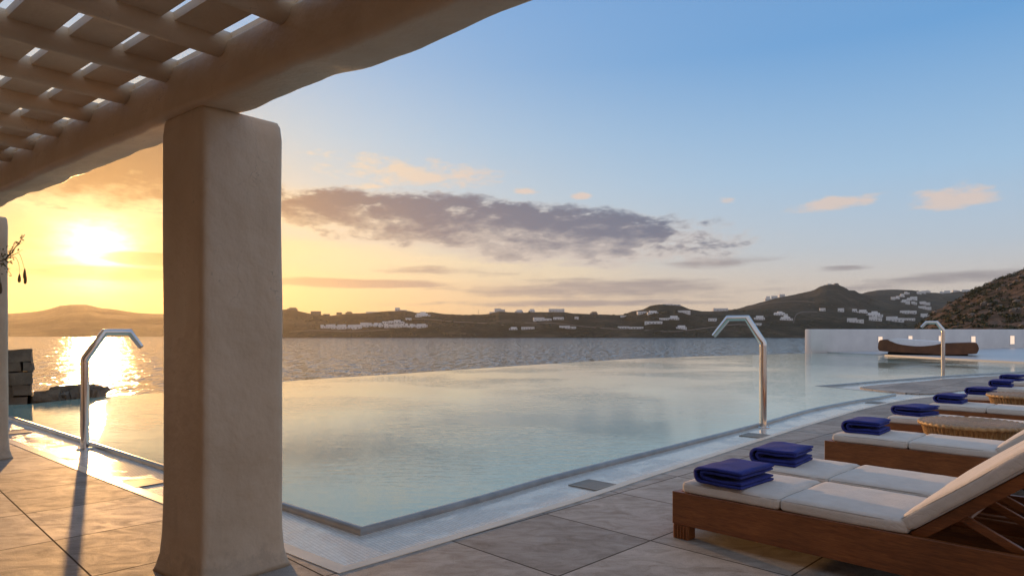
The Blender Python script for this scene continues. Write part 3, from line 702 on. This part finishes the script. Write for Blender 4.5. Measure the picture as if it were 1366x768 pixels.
# ---------------------------------------------------------------- stone pier and rubble by the overflow edge
def roughbox(bm, M, sx, sy, sz, amp, cuts=7, seed=0, r=.12):
    q = bmesh.new(); bmesh.ops.create_cube(q, size=2); bmesh.ops.subdivide_edges(q, edges=q.edges[:], cuts=cuts, use_grid_fill=True)
    for v in q.verts:
        c = Vector(v.co); c = Vector([math.sin(x * math.pi / 2) for x in c]); p = Vector((c.x * sx, c.y * sy, c.z * sz))
        p += noise.noise_vector(p * 2.3 + Vector((seed, 0, 0))) * amp + noise.noise_vector(p * 7 + Vector((seed, 5, 0))) * amp * .4
        v.co = p
    add(bm, q, M)
b = bmesh.new(); p = G(-20, 537)
Rp = Matrix.Translation((-.7014 * 12.75 - .82 * .72, 12.75 - .57 * .72, 0)) @ Matrix.Rotation(R(35), 4, 'Z')
zc = -.9
for c in range(9):
    hh = rng.uniform(.08, .115); zc2 = zc + hh; x = -.70
    while x < .66:
        wd = rng.uniform(.11, .22); x2 = min(.72, x + 2 * wd)
        roughbox(b, Rp @ Matrix.Translation(((x + x2) / 2, rng.uniform(-.03, .03), zc2)) @ Matrix.Rotation(rng.uniform(-.05, .05), 4, 'Z'), (x2 - x) / 2 - .004, .45, hh - .003, .045, 5, c * 3.1 + x * 7); x = x2
    zc = zc2 + hh
    if zc > .78: break
props(obj('stone_pier', b, ROCK, None, 45), 'tall dark rough stone pier at the left end of the overflow edge', 'stone pier')
b = bmesh.new()
for i in range(26):
    u = rng.random(); q = G(45 + u * 60, 536.9 - u * 7.2) + Vector((-.05, .42 + rng.uniform(-.05, .25), 0)); zz = rng.uniform(-.10, .12) - u * .02
    roughbox(b, Matrix.Translation((q.x, q.y, zz)) @ Matrix.Rotation(rng.uniform(-.6, .6), 4, 'Z') @ Matrix.Rotation(rng.uniform(-.2, .2), 4, 'X'), rng.uniform(.12, .24), rng.uniform(.15, .26), rng.uniform(.07, .13), .07, 5, i * 2.7)
for i in range(8):
    q = G(48 + i * 7.4, 536.6 - i * .92) + Vector((-.05, .46, 0)); roughbox(b, Matrix.Translation((q.x, q.y, -.16)), .2, .26, .2, .05, 5, i * 1.3)
props(obj('rubble_wall', b, ROCK, None, 45), 'low rubble stone wall just beyond the overflow edge beside the pier', 'stone wall')

# ---------------------------------------------------------------- pergola
pg = empty('pergola', C1.to_tuple(), math.atan2(D1.y, D1.x), 'white plastered pergola with thick column, wavy beam and slatted roof overhead', 'pergola')
# local axes: x along the beam, y = -D2 (towards the added house) ... so outwards is -y
COLW = .46
def column(t0, nearest=False):
    b = bmesh.new(); bmesh.ops.create_cube(b, size=2); bmesh.ops.subdivide_edges(b, edges=b.edges[:], cuts=15, use_grid_fill=True)
    top = 2.44
    for v in b.verts:
        c = Vector([math.sin(x * math.pi / 2) for x in v.co]); rr = .032; hw = COLW / 2
        x, y = c.x * hw, c.y * hw; z = (c.z + 1) / 2 * top
        # rounded vertical corners and a softly rounded head
        ix = max(-hw + rr, min(hw - rr, x)); iy = max(-hw + rr, min(hw - rr, y)); d = Vector((x - ix, y - iy))
        if d.length > 1e-6 and abs(x - ix) > 1e-6 and abs(y - iy) > 1e-6:
            d = d.normalized() * rr; x, y = ix + d.x, iy + d.y
        fl = math.exp(-z / .07) * .035 + math.exp(-z / .5) * .004
        hd = max(0, z - (top - .09)) / .09
        f = 1 + fl / hw - .07 * hd ** 3
        wob = noise.noise(Vector((x * 2 + t0, y * 2, z * 1.6))) * .006
        v.co = Vector((x * (f + wob / hw), y * (f + wob / hw), z))
        v.co.x += t0 + hw; v.co.y -= hw
    return b
for t0 in (0.0, 4.95, -5.0): obj('column', column(t0), PLASTER, pg, 'all')
# beam: runs over the columns, hand shaped underside
b = bmesh.new(); BW, Z0, Z1 = .245, 2.43, 2.70
sec = []
for (cx_, cz_, a0) in ((-.05, -.05, 0), (-.05, .05, 90), (.05, .05, 180), (.05, -.05, 270)): pass
prev = None; N = 260
def beam_sec(t):
    r = .045; o = []
    for (yy, zz, a0) in ((0 - r, Z0 + r, 270), (0 - r * .4, Z1 - r * .4, 0), (-BW + r, Z1 - r, 90), (-BW + r, Z0 + r, 180)):
        rr = r if yy != -r * .4 else r * .4
        for k in range(5):
            a = R(a0 + 90 * k / 4); o.append([yy + rr * math.cos(a), zz + rr * math.sin(a)])
    wob_in = noise.noise(Vector((t * 1.5, 0, 0))) * .020 + noise.noise(Vector((t * 5, 2, 0))) * .007
    wob_out = noise.noise(Vector((t * 1.3, 7, 0))) * .024 + noise.noise(Vector((t * 4.3, 9, 0))) * .008
    zb = noise.noise(Vector((t * 1.1, 4, 2))) * .022 + noise.noise(Vector((t * 4.5, 4, 8))) * .006
    for q in o:
        f = (q[0] + BW) / BW
        low = 1 - (q[1] - Z0) / (Z1 - Z0)
        q[0] += (wob_in * f + wob_out * (1 - f)) * (.3 + .7 * low) + low * f * .01
        q[1] += (1 - f) * low * .014
        q[1] += zb * low + (wob_out * .8 * (1 - f)) * low
    return o
for i in range(N + 1):
    t = -5.6 + 16.0 * i / N
    row = [b.verts.new((t, y, z)) for y, z in beam_sec(t)]
    if prev:
        for j in range(len(row)): b.faces.new((prev[j], prev[(j + 1) % len(row)], row[(j + 1) % len(row)], row[j]))
    else: b.faces.new(row)
    prev = row
b.faces.new(prev[::-1]); obj('beam', b, PLASTER, pg, 'all')
ROOFD = 4.3
k = 0
t = -.17 - .55 * 9
while t < 10.2:
    b = bmesh.new(); pts = []; 
    for i in range(22):
        y = -.10 + (ROOFD + .1) * i / 21
        pts.append((t + noise.noise(Vector((y * .8, t, 0))) * .012, y, 2.693 + noise.noise(Vector((y * .9, t, 5))) * .008))
    tube(b, pts, .066, 14); obj('joist', b, PLASTER, pg, 'all'); t += .55
y = -.20
for i in range(19):
    y0 = (-.235 if i == 0 else .055 + (i - 1) * .245); y1 = (-.03 if i == 0 else y0 + .190)
    b = bmesh.new(); n = 40; prev = None
    for j in range(n + 1):
        t = -5.5 + 15.8 * j / n; w = noise.noise(Vector((t * .9, i * 3.1, 0))) * .006
        row = [b.verts.new((t, y0 + w, 2.701)), b.verts.new((t, y1 + w, 2.701)), b.verts.new((t, y1 + w, 2.742)), b.verts.new((t, y0 + w, 2.742))]
        if prev:
            for q in range(4): b.faces.new((prev[q], prev[(q + 1) % 4], row[(q + 1) % 4], row[q]))
        else: b.faces.new(row)
        prev = row
    b.faces.new(prev[::-1]); obj('roof_board', b, PLASTER, pg)
# unseen house added behind the camera to block sky light under the pergola
unseen_house = empty('house', (C1 - D2 * 4.3).to_tuple(), math.atan2(D1.y, D1.x), 'unseen white plastered house added behind the camera to block sky light', 'house')
b = bmesh.new(); box(b, -5.6, 10.4, 0, .4, 0, 3.1); obj('wall', b, PLASTER, unseen_house)
for xx in (-3.4, .4, 4.6):
    b = bmesh.new(); box(b, xx, xx + 1.5, -.06, -.003, .02, 2.15); obj('door', b, DWOOD, unseen_house)

# ---------------------------------------------------------------- pool spouts
def spout(loc, ang_, up1, o1, up2, o2, dn, o3, r, lab):
    o = empty('pool_spout', loc, ang_, lab, 'pool spout', 'steel water spouts along the pool rim')
    b = bmesh.new(); tube(b, [(0, 0, .006), (0, 0, up1 - .036)], r, 20); obj('pole', b, STEEL, o, 40)
    b = bmesh.new(); P = [(0, 0, up1 + .001), (o1, 0, up1 + up2), (o1 + o2, 0, up1 + up2), (o1 + o2 + o3, 0, up1 + up2 - dn)]
    # flattened tube that narrows towards the mouth
    tube(b, [(0, 0, up1 - .035), (0, 0, up1)] + P[1:], [r * 1.03, r * 1.03, r * .88, r * .84, r * .72], 16); obj('arm', b, STEEL, o, 30)
    b = bmesh.new(); e = (Vector(P[3]) - Vector(P[2])).normalized(); tube(b, [Vector(P[3]) + e * .001, Vector(P[3]) + e * .012], r * .62, 12); obj('mouth', b, SHADE, o)  # mouth closed by a near-black cap for the shade inside
    b = bmesh.new(); lathe(b, [(r * 2.0, 0), (r * 2.0, .008), (r * 1.8, .012), (r * 1.05, .014), (r * 1.05, .02)], 24, Matrix.Translation((0, 0, .0))); obj('base_flange', b, STEEL, o, 35)
    for k in range(4):
        b = bmesh.new(); a = R(45 + 90 * k); lathe(b, [(.008, 0), (.008, .008), (.004, .011)], 8, Matrix.Translation((r * 1.65 * math.cos(a), r * 1.65 * math.sin(a), .012))); obj('bolt', b, STEEL, o)
def dirang(v): return math.atan2(v.y, v.x)
p = G(113, 598.5, ZG); spout((p.x, p.y, ZG), dirang(D2) - .05, 1.0, .20, .30, .26, .17, .12, .043, 'steel spout with bent arm standing left of the big column in the glare')
p = G(1018, 569.5, ZG); spout((p.x, p.y, ZG), dirang(D1), 1.145, .22, .345, .27, .25, .21, .046, 'tall steel spout with blue lit arm on the long right pool rim')
p = G(1258, 502.5, ZG); spout((p.x, p.y, ZG), dirang(D1), 1.32, .15, .22, .26, .14, .12, .050, 'slim steel spout at the far end before the daybed')
# ---------------------------------------------------------------- drain grates
def grate(c, ang_, lab, s=.145):
    o = empty('drain_grate', (c.x, c.y, ZG), ang_, lab, 'drain grate', 'square drain grates in the overflow channel')
    b = bmesh.new(); box(b, -s, s, -s, s, .001, .003); obj('shade_plate', b, SHADE, o)  # flat near-black plate painted as the shade below the bars
    b = bmesh.new()
    for k in range(15):
        x = -s + .012 + (2 * s - .024) * k / 14; box(b, x - .0048, x + .0048, -s + .012, s - .012, .0035, .0095)
    obj('bars', b, GRATE, o)
    b = bmesh.new()
    for (a0, a1, c0, c1) in ((-s, s, -s, -s + .011), (-s, s, s - .011, s), (-s, -s + .011, -s + .011, s - .011), (s - .011, s, -s + .011, s - .011)): box(b, a0, a1, c0, c1, .0035, .011)
    obj('frame', b, GRATE, o)
grate(G(189, 644.5, ZG), R(-39), 'square drain grate left of the big column')
grate(G(790, 647, ZG), R(-43), 'square drain grate in the channel nearest the first lounger')
grate(G(1007, 581, ZG), R(-41), 'square drain grate at the foot of the right spout')
grate(G(1168, 537, ZG), R(-41), 'square drain grate farthest along the right channel')
grate(G(20, 577, ZG), R(-39), 'square drain grate farthest left beside the distant column')

# ---------------------------------------------------------------- sun loungers
LW, LL, HX, LZ = .66, 2.08, 1.33, .29
def pad_mesh(L, Wd, Hh, seed, sag=.0, puff=.012):
    q = bmesh.new(); bmesh.ops.create_cube(q, size=2); bmesh.ops.subdivide_edges(q, edges=q.edges[:], cuts=15, use_grid_fill=True)
    r = min(.026, Hh * .42); hx, hy, hz = L / 2, Wd / 2, Hh / 2
    for v in q.verts:
        c = Vector([math.sin(math.sin(x * math.pi / 2) * math.pi / 2) if False else math.sin(x * math.pi / 2) for x in v.co]); p = Vector((c.x * hx, c.y * hy, c.z * hz))
        i = Vector((max(-hx + r, min(hx - r, p.x)), max(-hy + r, min(hy - r, p.y)), max(-hz + r, min(hz - r, p.z)))); d = p - i
        if d.length > 1e-7: p = i + d.normalized() * r
        e = (1 - abs(c.x) ** 5) * (1 - abs(c.y) ** 5)
        if v.co.z > -.99: p.z += (puff * e + noise.noise(Vector((p.x * 5 + seed, p.y * 5, 0))) * .006 + noise.noise(Vector((p.x * 16, p.y * 16 + seed, 3))) * .002) * (v.co.z * .5 + .5)
        if abs(v.co.z) < .9: p.x += math.copysign(.004, c.x) * (abs(c.x) > .97); p.y += math.copysign(.004, c.y) * (abs(c.y) > .97)
        p.y += noise.noise(Vector((p.x * 6, seed, p.z * 8))) * .004 * abs(c.y); p.x += noise.noise(Vector((p.y * 6, seed, p.z * 8 + 4))) * .003 * abs(c.x)
        p.z += Hh / 2 + sag * (abs(c.x) ** 2 - .5); v.co = p
    return q
def piping(L, Wd, z, M, seed):
    b = bmesh.new(); r = .022; pts = []; hx, hy = L / 2 - .004, Wd / 2 - .004
    for (cx_, cy_, a0) in ((hx - r, hy - r, 0), (-hx + r, hy - r, 90), (-hx + r, -hy + r, 180), (hx - r, -hy + r, 270)):
        for k in range(4): a = R(a0 + 30 * k); pts.append(Vector((cx_ + r * math.cos(a), cy_ + r * math.sin(a), z)))
    full = []
    for i, p in enumerate(pts):
        full.append(p); n_ = pts[(i + 1) % len(pts)]
        if (n_ - p).length > .1:
            for k in range(1, 8): full.append(p.lerp(n_, k / 8))
    for p in full: p.z += noise.noise(Vector((p.x * 5 + seed, p.y * 5, 0))) * .004
    tube(b, [M @ p for p in full], .0045, 6, closed=True); return b
def make_lounger():
    o = empty('sun_lounger')
    hw = LW / 2
    b = bmesh.new()
    for s in (-1, 1): box(b, .0, LL, min(s * hw, s * (hw - .034)), max(s * hw, s * (hw - .034)), .088, LZ, None, .003, 1)
    box(b, .003, .037, -hw + .036, hw - .036, .09, LZ - .003, None, .003, 1); box(b, LL - .037, LL - .003, -hw + .036, hw - .036, .09, LZ - .003, None, .003, 1)
    obj('frame', b, WOOD, o, 30)
    for (lx, ly) in ((.0, -1), (.0, 1), (LL - .115, -1), (LL - .115, 1)):
        b = bmesh.new(); y0 = ly * (hw - .002); y1 = ly * (hw - .085)
        box(b, lx + .004, lx + .113, min(y0, y1), max(y0, y1), 0, .0865, None, .004, 1)
        for k in range(5):
            xx = lx + .016 + k * .021
            yy = ly * hw; box(b, xx, xx + .010, min(yy - .006, yy + .001), max(yy - .006, yy + .001), .004, .084)
        obj('leg', b, WOOD, o)
    b = bmesh.new()
    for k in range(15): box(b, .045 + k * .087, .045 + k * .087 + .07, -hw + .036, hw - .036, LZ - .028, LZ - .008)
    obj('slat_bed', b, WOOD, o)
    for (x0, x1, sd_, sg) in ((.065, .675, 1.0, .0), (.685, HX - .008, 4.0, .006)):
        L = x1 - x0; M = Matrix.Translation(((x0 + x1) / 2, 0, LZ - .004))
        b = bmesh.new(); add(b, pad_mesh(L, LW - .02, .072, sd_, sg), M); c = obj('cushion', b, CUSH, o, 'all')
        b = piping(L, LW - .02, .060, M, sd_); bb = piping(L, LW - .02, .012, M, sd_)
        b2 = bmesh.new(); add(b2, b); add(b2, bb); obj('piping', b2, PIPE, c, 'all')
    A = R(38.5); M = Matrix.Translation((HX, 0, LZ + .0)) @ Matrix.Rotation(-A, 4, 'Y')
    b = bmesh.new(); add(b, pad_mesh(.72, LW - .02, .078, 7.0), M @ Matrix.Translation((.37, 0, .012))); c = obj('back_cushion', b, CUSH, o, 'all')
    Mc = M @ Matrix.Translation((.37, 0, .012)); b2 = bmesh.new(); add(b2, piping(.72, LW - .02, .066, Mc, 7)); add(b2, piping(.72, LW - .02, .012, Mc, 7)); obj('piping', b2, PIPE, c, 'all')
    b = bmesh.new()
    for s in (-1, 1): box(b, 0, .76, min(s * (hw - .038), s * (hw - .072)), max(s * (hw - .038), s * (hw - .072)), -.045, .008, M, .003, 1)
    for k in range(9): box(b, .03 + k * .082, .03 + k * .082 + .062, -hw + .074, hw - .074, -.012, .006, M)
    box(b, .20, .245, -hw + .074, hw - .074, -.05, -.0135, M)
    obj('backrest_frame', b, WOOD, o)
    for s in (-1, 1):
        b = bmesh.new(); p0 = M @ Vector((.235, s * (hw - .088), -.045)); p1 = Vector((HX + .58, s * (hw - .088), .215)); d = p1 - p0; L = d.length
        Ms = Matrix.Translation(p0) @ Matrix.Rotation(math.atan2(-d.z, d.x), 4, 'Y'); box(b, -.02, L, -.014, .014, -.02, .02, Ms, .003, 1); obj('prop', b, WOOD, o)
        b = bmesh.new(); box(b, HX + .05, LL - .05, min(s * (hw - .036), s * (hw - .07)), max(s * (hw - .036), s * (hw - .07)), .20, .225); obj('ratchet_rail', b, WOOD, o)
    b = bmesh.new(); tube(b, [M @ Vector((.235, -hw + .08, -.06)), M @ Vector((.235, hw - .08, -.06))], .012, 8); obj('prop_bar', b, WOOD, o)
    b = bmesh.new(); tube(b, [(HX + .565, -hw + .08, .225), (HX + .565, hw - .08, .225)], .012, 8); obj('prop_bar', b, WOOD, o)
    return o
E1 = Vector((.7071, -.7071, 0)); E2 = Vector((.7071, .7071, 0))
proto = make_lounger(); GL = 'wooden sun loungers with cream cushions in a row by the pool'
spec = [(4.08, 2.325, 'nearest wooden sun lounger, cream cushions, its raised back cut by the photo edge', 0),
        (4.82, 2.335, 'wooden sun lounger pushed up against the nearest one, on its far side', 0),
        (6.78, 2.40, 'wooden sun lounger before the first wicker table', 0), (8.50, 2.44, 'wooden sun lounger just behind the first wicker table', 0),
        (10.25, 2.47, 'wooden sun lounger fifth from the camera, before the second wicker table', 0), (11.95, 2.50, 'wooden sun lounger just behind the second wicker table', 0),
        (13.75, 2.52, 'second farthest wooden sun lounger in the row', 0), (15.5, 2.62, 'farthest wooden sun lounger in the row', 0)]
towlab = ['folded blue towel on the foot of the nearest lounger', 'folded blue towel on the lounger pressed against the nearest one', 'folded blue towel on the lounger before the first wicker table',
          'folded blue towel on the lounger just behind the first wicker table', 'folded blue towel on the lounger before the second wicker table', 'folded blue towel on the lounger just behind the second wicker table',
          'folded blue towel second farthest along the row', 'farthest folded blue towel in the row']
def towel_mesh(seed):
    b = bmesh.new(); t = .021
    path = [(.15, .0115), (.0, .0105), (-.105, .0115)] + [(-.118 + .043 * math.cos(R(a)), .0545 + .043 * math.sin(R(a))) for a in (-90, -120, -150, -180, -210, -240, -270)] + [(-.05, .101), (.05, .100), (.15, .096)]
    path2 = [(.146, .034), (.0, .0325), (-.09, .034)] + [(-.1 + .0205 * math.cos(R(a)), .0555 + .0205 * math.sin(R(a))) for a in (-90, -130, -180, -230, -270)] + [(-.02, .078), (.06, .077), (.143, .0745)]
    for pth, wd in ((path, .205), (path2, .200)):
        pth = [(a + (noise.noise(Vector((c * 20, seed, a * 9))) * .004), c) for a, c in pth]; pp = spline([(a, 0, c) for a, c in pth], 3)
        NY = 12
        rows = []
        for j in range(NY + 1):
            u = -1 + 2 * j / NY; y = wd * math.sin(u * math.pi / 2); th = t * (1 - .4 * abs(u) ** 10)
            L_, R_ = [], []
            for i, p in enumerate(pp):
                a = pp[i - 1] if i else p; c = pp[i + 1] if i < len(pp) - 1 else p; d = (c - a).normalized(); n_ = Vector((-d.z, 0, d.x))
                f = 1.0 if 0 < i < len(pp) - 1 else .7
                w_ = noise.noise(Vector((p.x * 8 + seed, y * 7, p.z * 12))) * .007 + noise.noise(Vector((p.x * 22, y * 20, p.z * 30 + seed))) * .0025
                k_ = min(1, p.z / .03); q = p + Vector((w_ * .8, 0, w_ * k_))
                L_.append(q + n_ * th / 2 * f + Vector((0, y, 0))); R_.append(q - n_ * th / 2 * f + Vector((0, y, 0)))
            rows.append([b.verts.new(q) for q in L_ + R_[::-1]])
        n_ = len(rows[0])
        for r0, r1 in zip(rows, rows[1:]):
            for k in range(n_): b.faces.new((r0[k], r0[(k + 1) % n_], r1[(k + 1) % n_], r1[k]))
        b.faces.new(rows[0]); b.faces.new(rows[-1][::-1])
    return b
tows = []
for i, (c, d, lab, q) in enumerate(spec):
    o = proto if i == 0 else copy_tree(proto)
    p = E2 * c - E1 * d
    o.location = p; o.rotation_euler = (0, 0, R(-45) + (0 if i == 0 else R(rng.uniform(-.8, .8)))); props(o, lab, 'sun lounger', GL)
    # towel
    off = (-.13, -.02, -.03, -.02, -.02, -.05, -.02, -.02)[i]; fx = (.32, .26, .27, .26, .25, .3, .26, .24)[i]
    tw = obj('towel', towel_mesh(i * 5.3), TOWEL, None, 'all'); tw.scale = (1.0, rng.uniform(.94, 1.04), rng.uniform(.92, 1.06)); tw.location = p + E1 * fx + E2 * off + Vector((0, 0, LZ + .077))
    tw.rotation_euler = (0, 0, R(-45 + (-2, 5, 3, -14, 2, -3, 4, -5)[i])); props(tw, towlab[i], 'towel', 'folded blue towels on the sun loungers')

# ---------------------------------------------------------------- wicker tables
def make_table():
    o = empty('wicker_table'); b = bmesh.new(); R0, HT = .425, .44
    lathe(b, [(.05, HT - .004), (.2, HT - .002), (.36, HT), (.405, HT - .004), (.42, HT - .014), (.42, HT - .02), (.3, HT - .022)], 64); obj('tabletop', b, WICK, o, 40)
    b = bmesh.new(); tube(b, [(R0 * math.cos(a) * (1 + .006 * math.sin(a * 40)), R0 * math.sin(a) * (1 + .006 * math.sin(a * 40)), HT - .022 + .004 * math.cos(a * 40)) for a in [2 * math.pi * k / 200 for k in range(200)]], .019, 8, closed=True); obj('rim', b, STRAND, o, 'all')
    b = bmesh.new(); n = 264; rows = []
    for j in range(15):
        z = HT - .04 - (HT - .045) * j / 14; rr = .41 - .05 * math.sin(j / 14 * math.pi * .75)
        rows.append([b.verts.new(((rr + .008 * math.cos(k * math.pi / 2 + (j % 2) * .4)) * math.cos(2 * math.pi * k / n), (rr + .008 * math.cos(k * math.pi / 2 + (j % 2) * .4)) * math.sin(2 * math.pi * k / n), z)) for k in range(n)])
    for r0, r1 in zip(rows, rows[1:]):
        for k in range(n): b.faces.new((r0[k], r0[(k + 1) % n], r1[(k + 1) % n], r1[k]))
    obj('basket_body', b, STRAND, o, 'all')
    b = bmesh.new(); tube(b, [(.40 * math.cos(a), .40 * math.sin(a), .016) for a in [2 * math.pi * k / 60 for k in range(60)]], .016, 8, closed=True); obj('base_ring', b, STRAND, o, 'all')
    return o
tb = make_table()
p = G(1297, 562, .44); tb.location = (p.x, p.y, 0); props(tb, 'low round wicker drum table between the third and fourth loungers', 'table', 'round wicker tables between loungers')
tb2 = copy_tree(tb); p = G(1369, 526, .44); tb2.location = (p.x, p.y, 0); props(tb2, 'farther round wicker drum table cut by the photo edge', 'table', 'round wicker tables between loungers')

# ---------------------------------------------------------------- plant hanging by the distant column
pl = empty('hanging_plant', (-4.95, 6.25, 2.0), 0, 'sprig of a creeper with long seed pods hanging beside the distant column', 'plant')
def W2(px, py, dy=0): Yy = 6.25 + dy; return Vector(((px - CX) / F * Yy, Yy, H + (HZ - py) * Yy / F)) - Vector((-4.95, 6.25, 2.0))
b = bmesh.new()
for pts, r in (([(-30, 330), (-10, 345), (2, 348), (12, 341), (22, 328), (33, 313)], .007), ([(2, 348), (10, 345), (18, 340), (25, 338), (29, 346), (33, 360)], .0035), ([(10, 345), (20, 343), (25, 352), (26, 366)], .003),
               ([(-6, 352), (5, 352), (12, 362), (16, 368)], .004), ([(-4, 352), (-1, 365), (1, 378)], .004), ([(8, 344), (14, 336), (20, 322)], .004), ([(12, 341), (22, 338), (30, 333)], .003), ([(20, 330), (27, 325), (31, 324)], .002)):
    q = spline([W2(a, c, .05 * math.sin(a)) for a, c in pts], 4); tube(b, q, [r * (1 - .6 * i / len(q)) for i in range(len(q))], 6)
obj('stem', b, STEM, pl, 'all')
for (a, c, ln) in ((33, 360, 12), (34, 366, 13), (26, 367, 10), (1, 378, 14)):
    b = bmesh.new(); p0 = W2(a, c - 2); p1 = W2(a - .5, c + ln); tube(b, [p0, p0.lerp(p1, .25), p0.lerp(p1, .6), p0.lerp(p1, .9), p1], [.003, .009, .014, .012, .002], 7); obj('seed_pod', b, POD, pl, 'all')
b = bmesh.new()
for i in range(150):
    a = rng.gauss(2, 9); c = 346 + rng.gauss(0, 7)
    if a > 27: continue
    if i > 110: t = rng.random(); a = 8 + 22 * t; c = 344 - 28 * t + rng.gauss(0, 1.5)
    p0 = W2(a, c, rng.gauss(0, .08)); d = Vector((rng.gauss(0, 1), rng.gauss(0, 1), rng.gauss(-.2, .8))).normalized(); s = rng.uniform(.018, .035); w = d.orthogonal().normalized() * s * .22
    b.faces.new([b.verts.new(v) for v in (p0, p0 + d * s * .5 + w, p0 + d * s, p0 + d * s * .5 - w)])
obj('leaves', b, LEAF, pl)
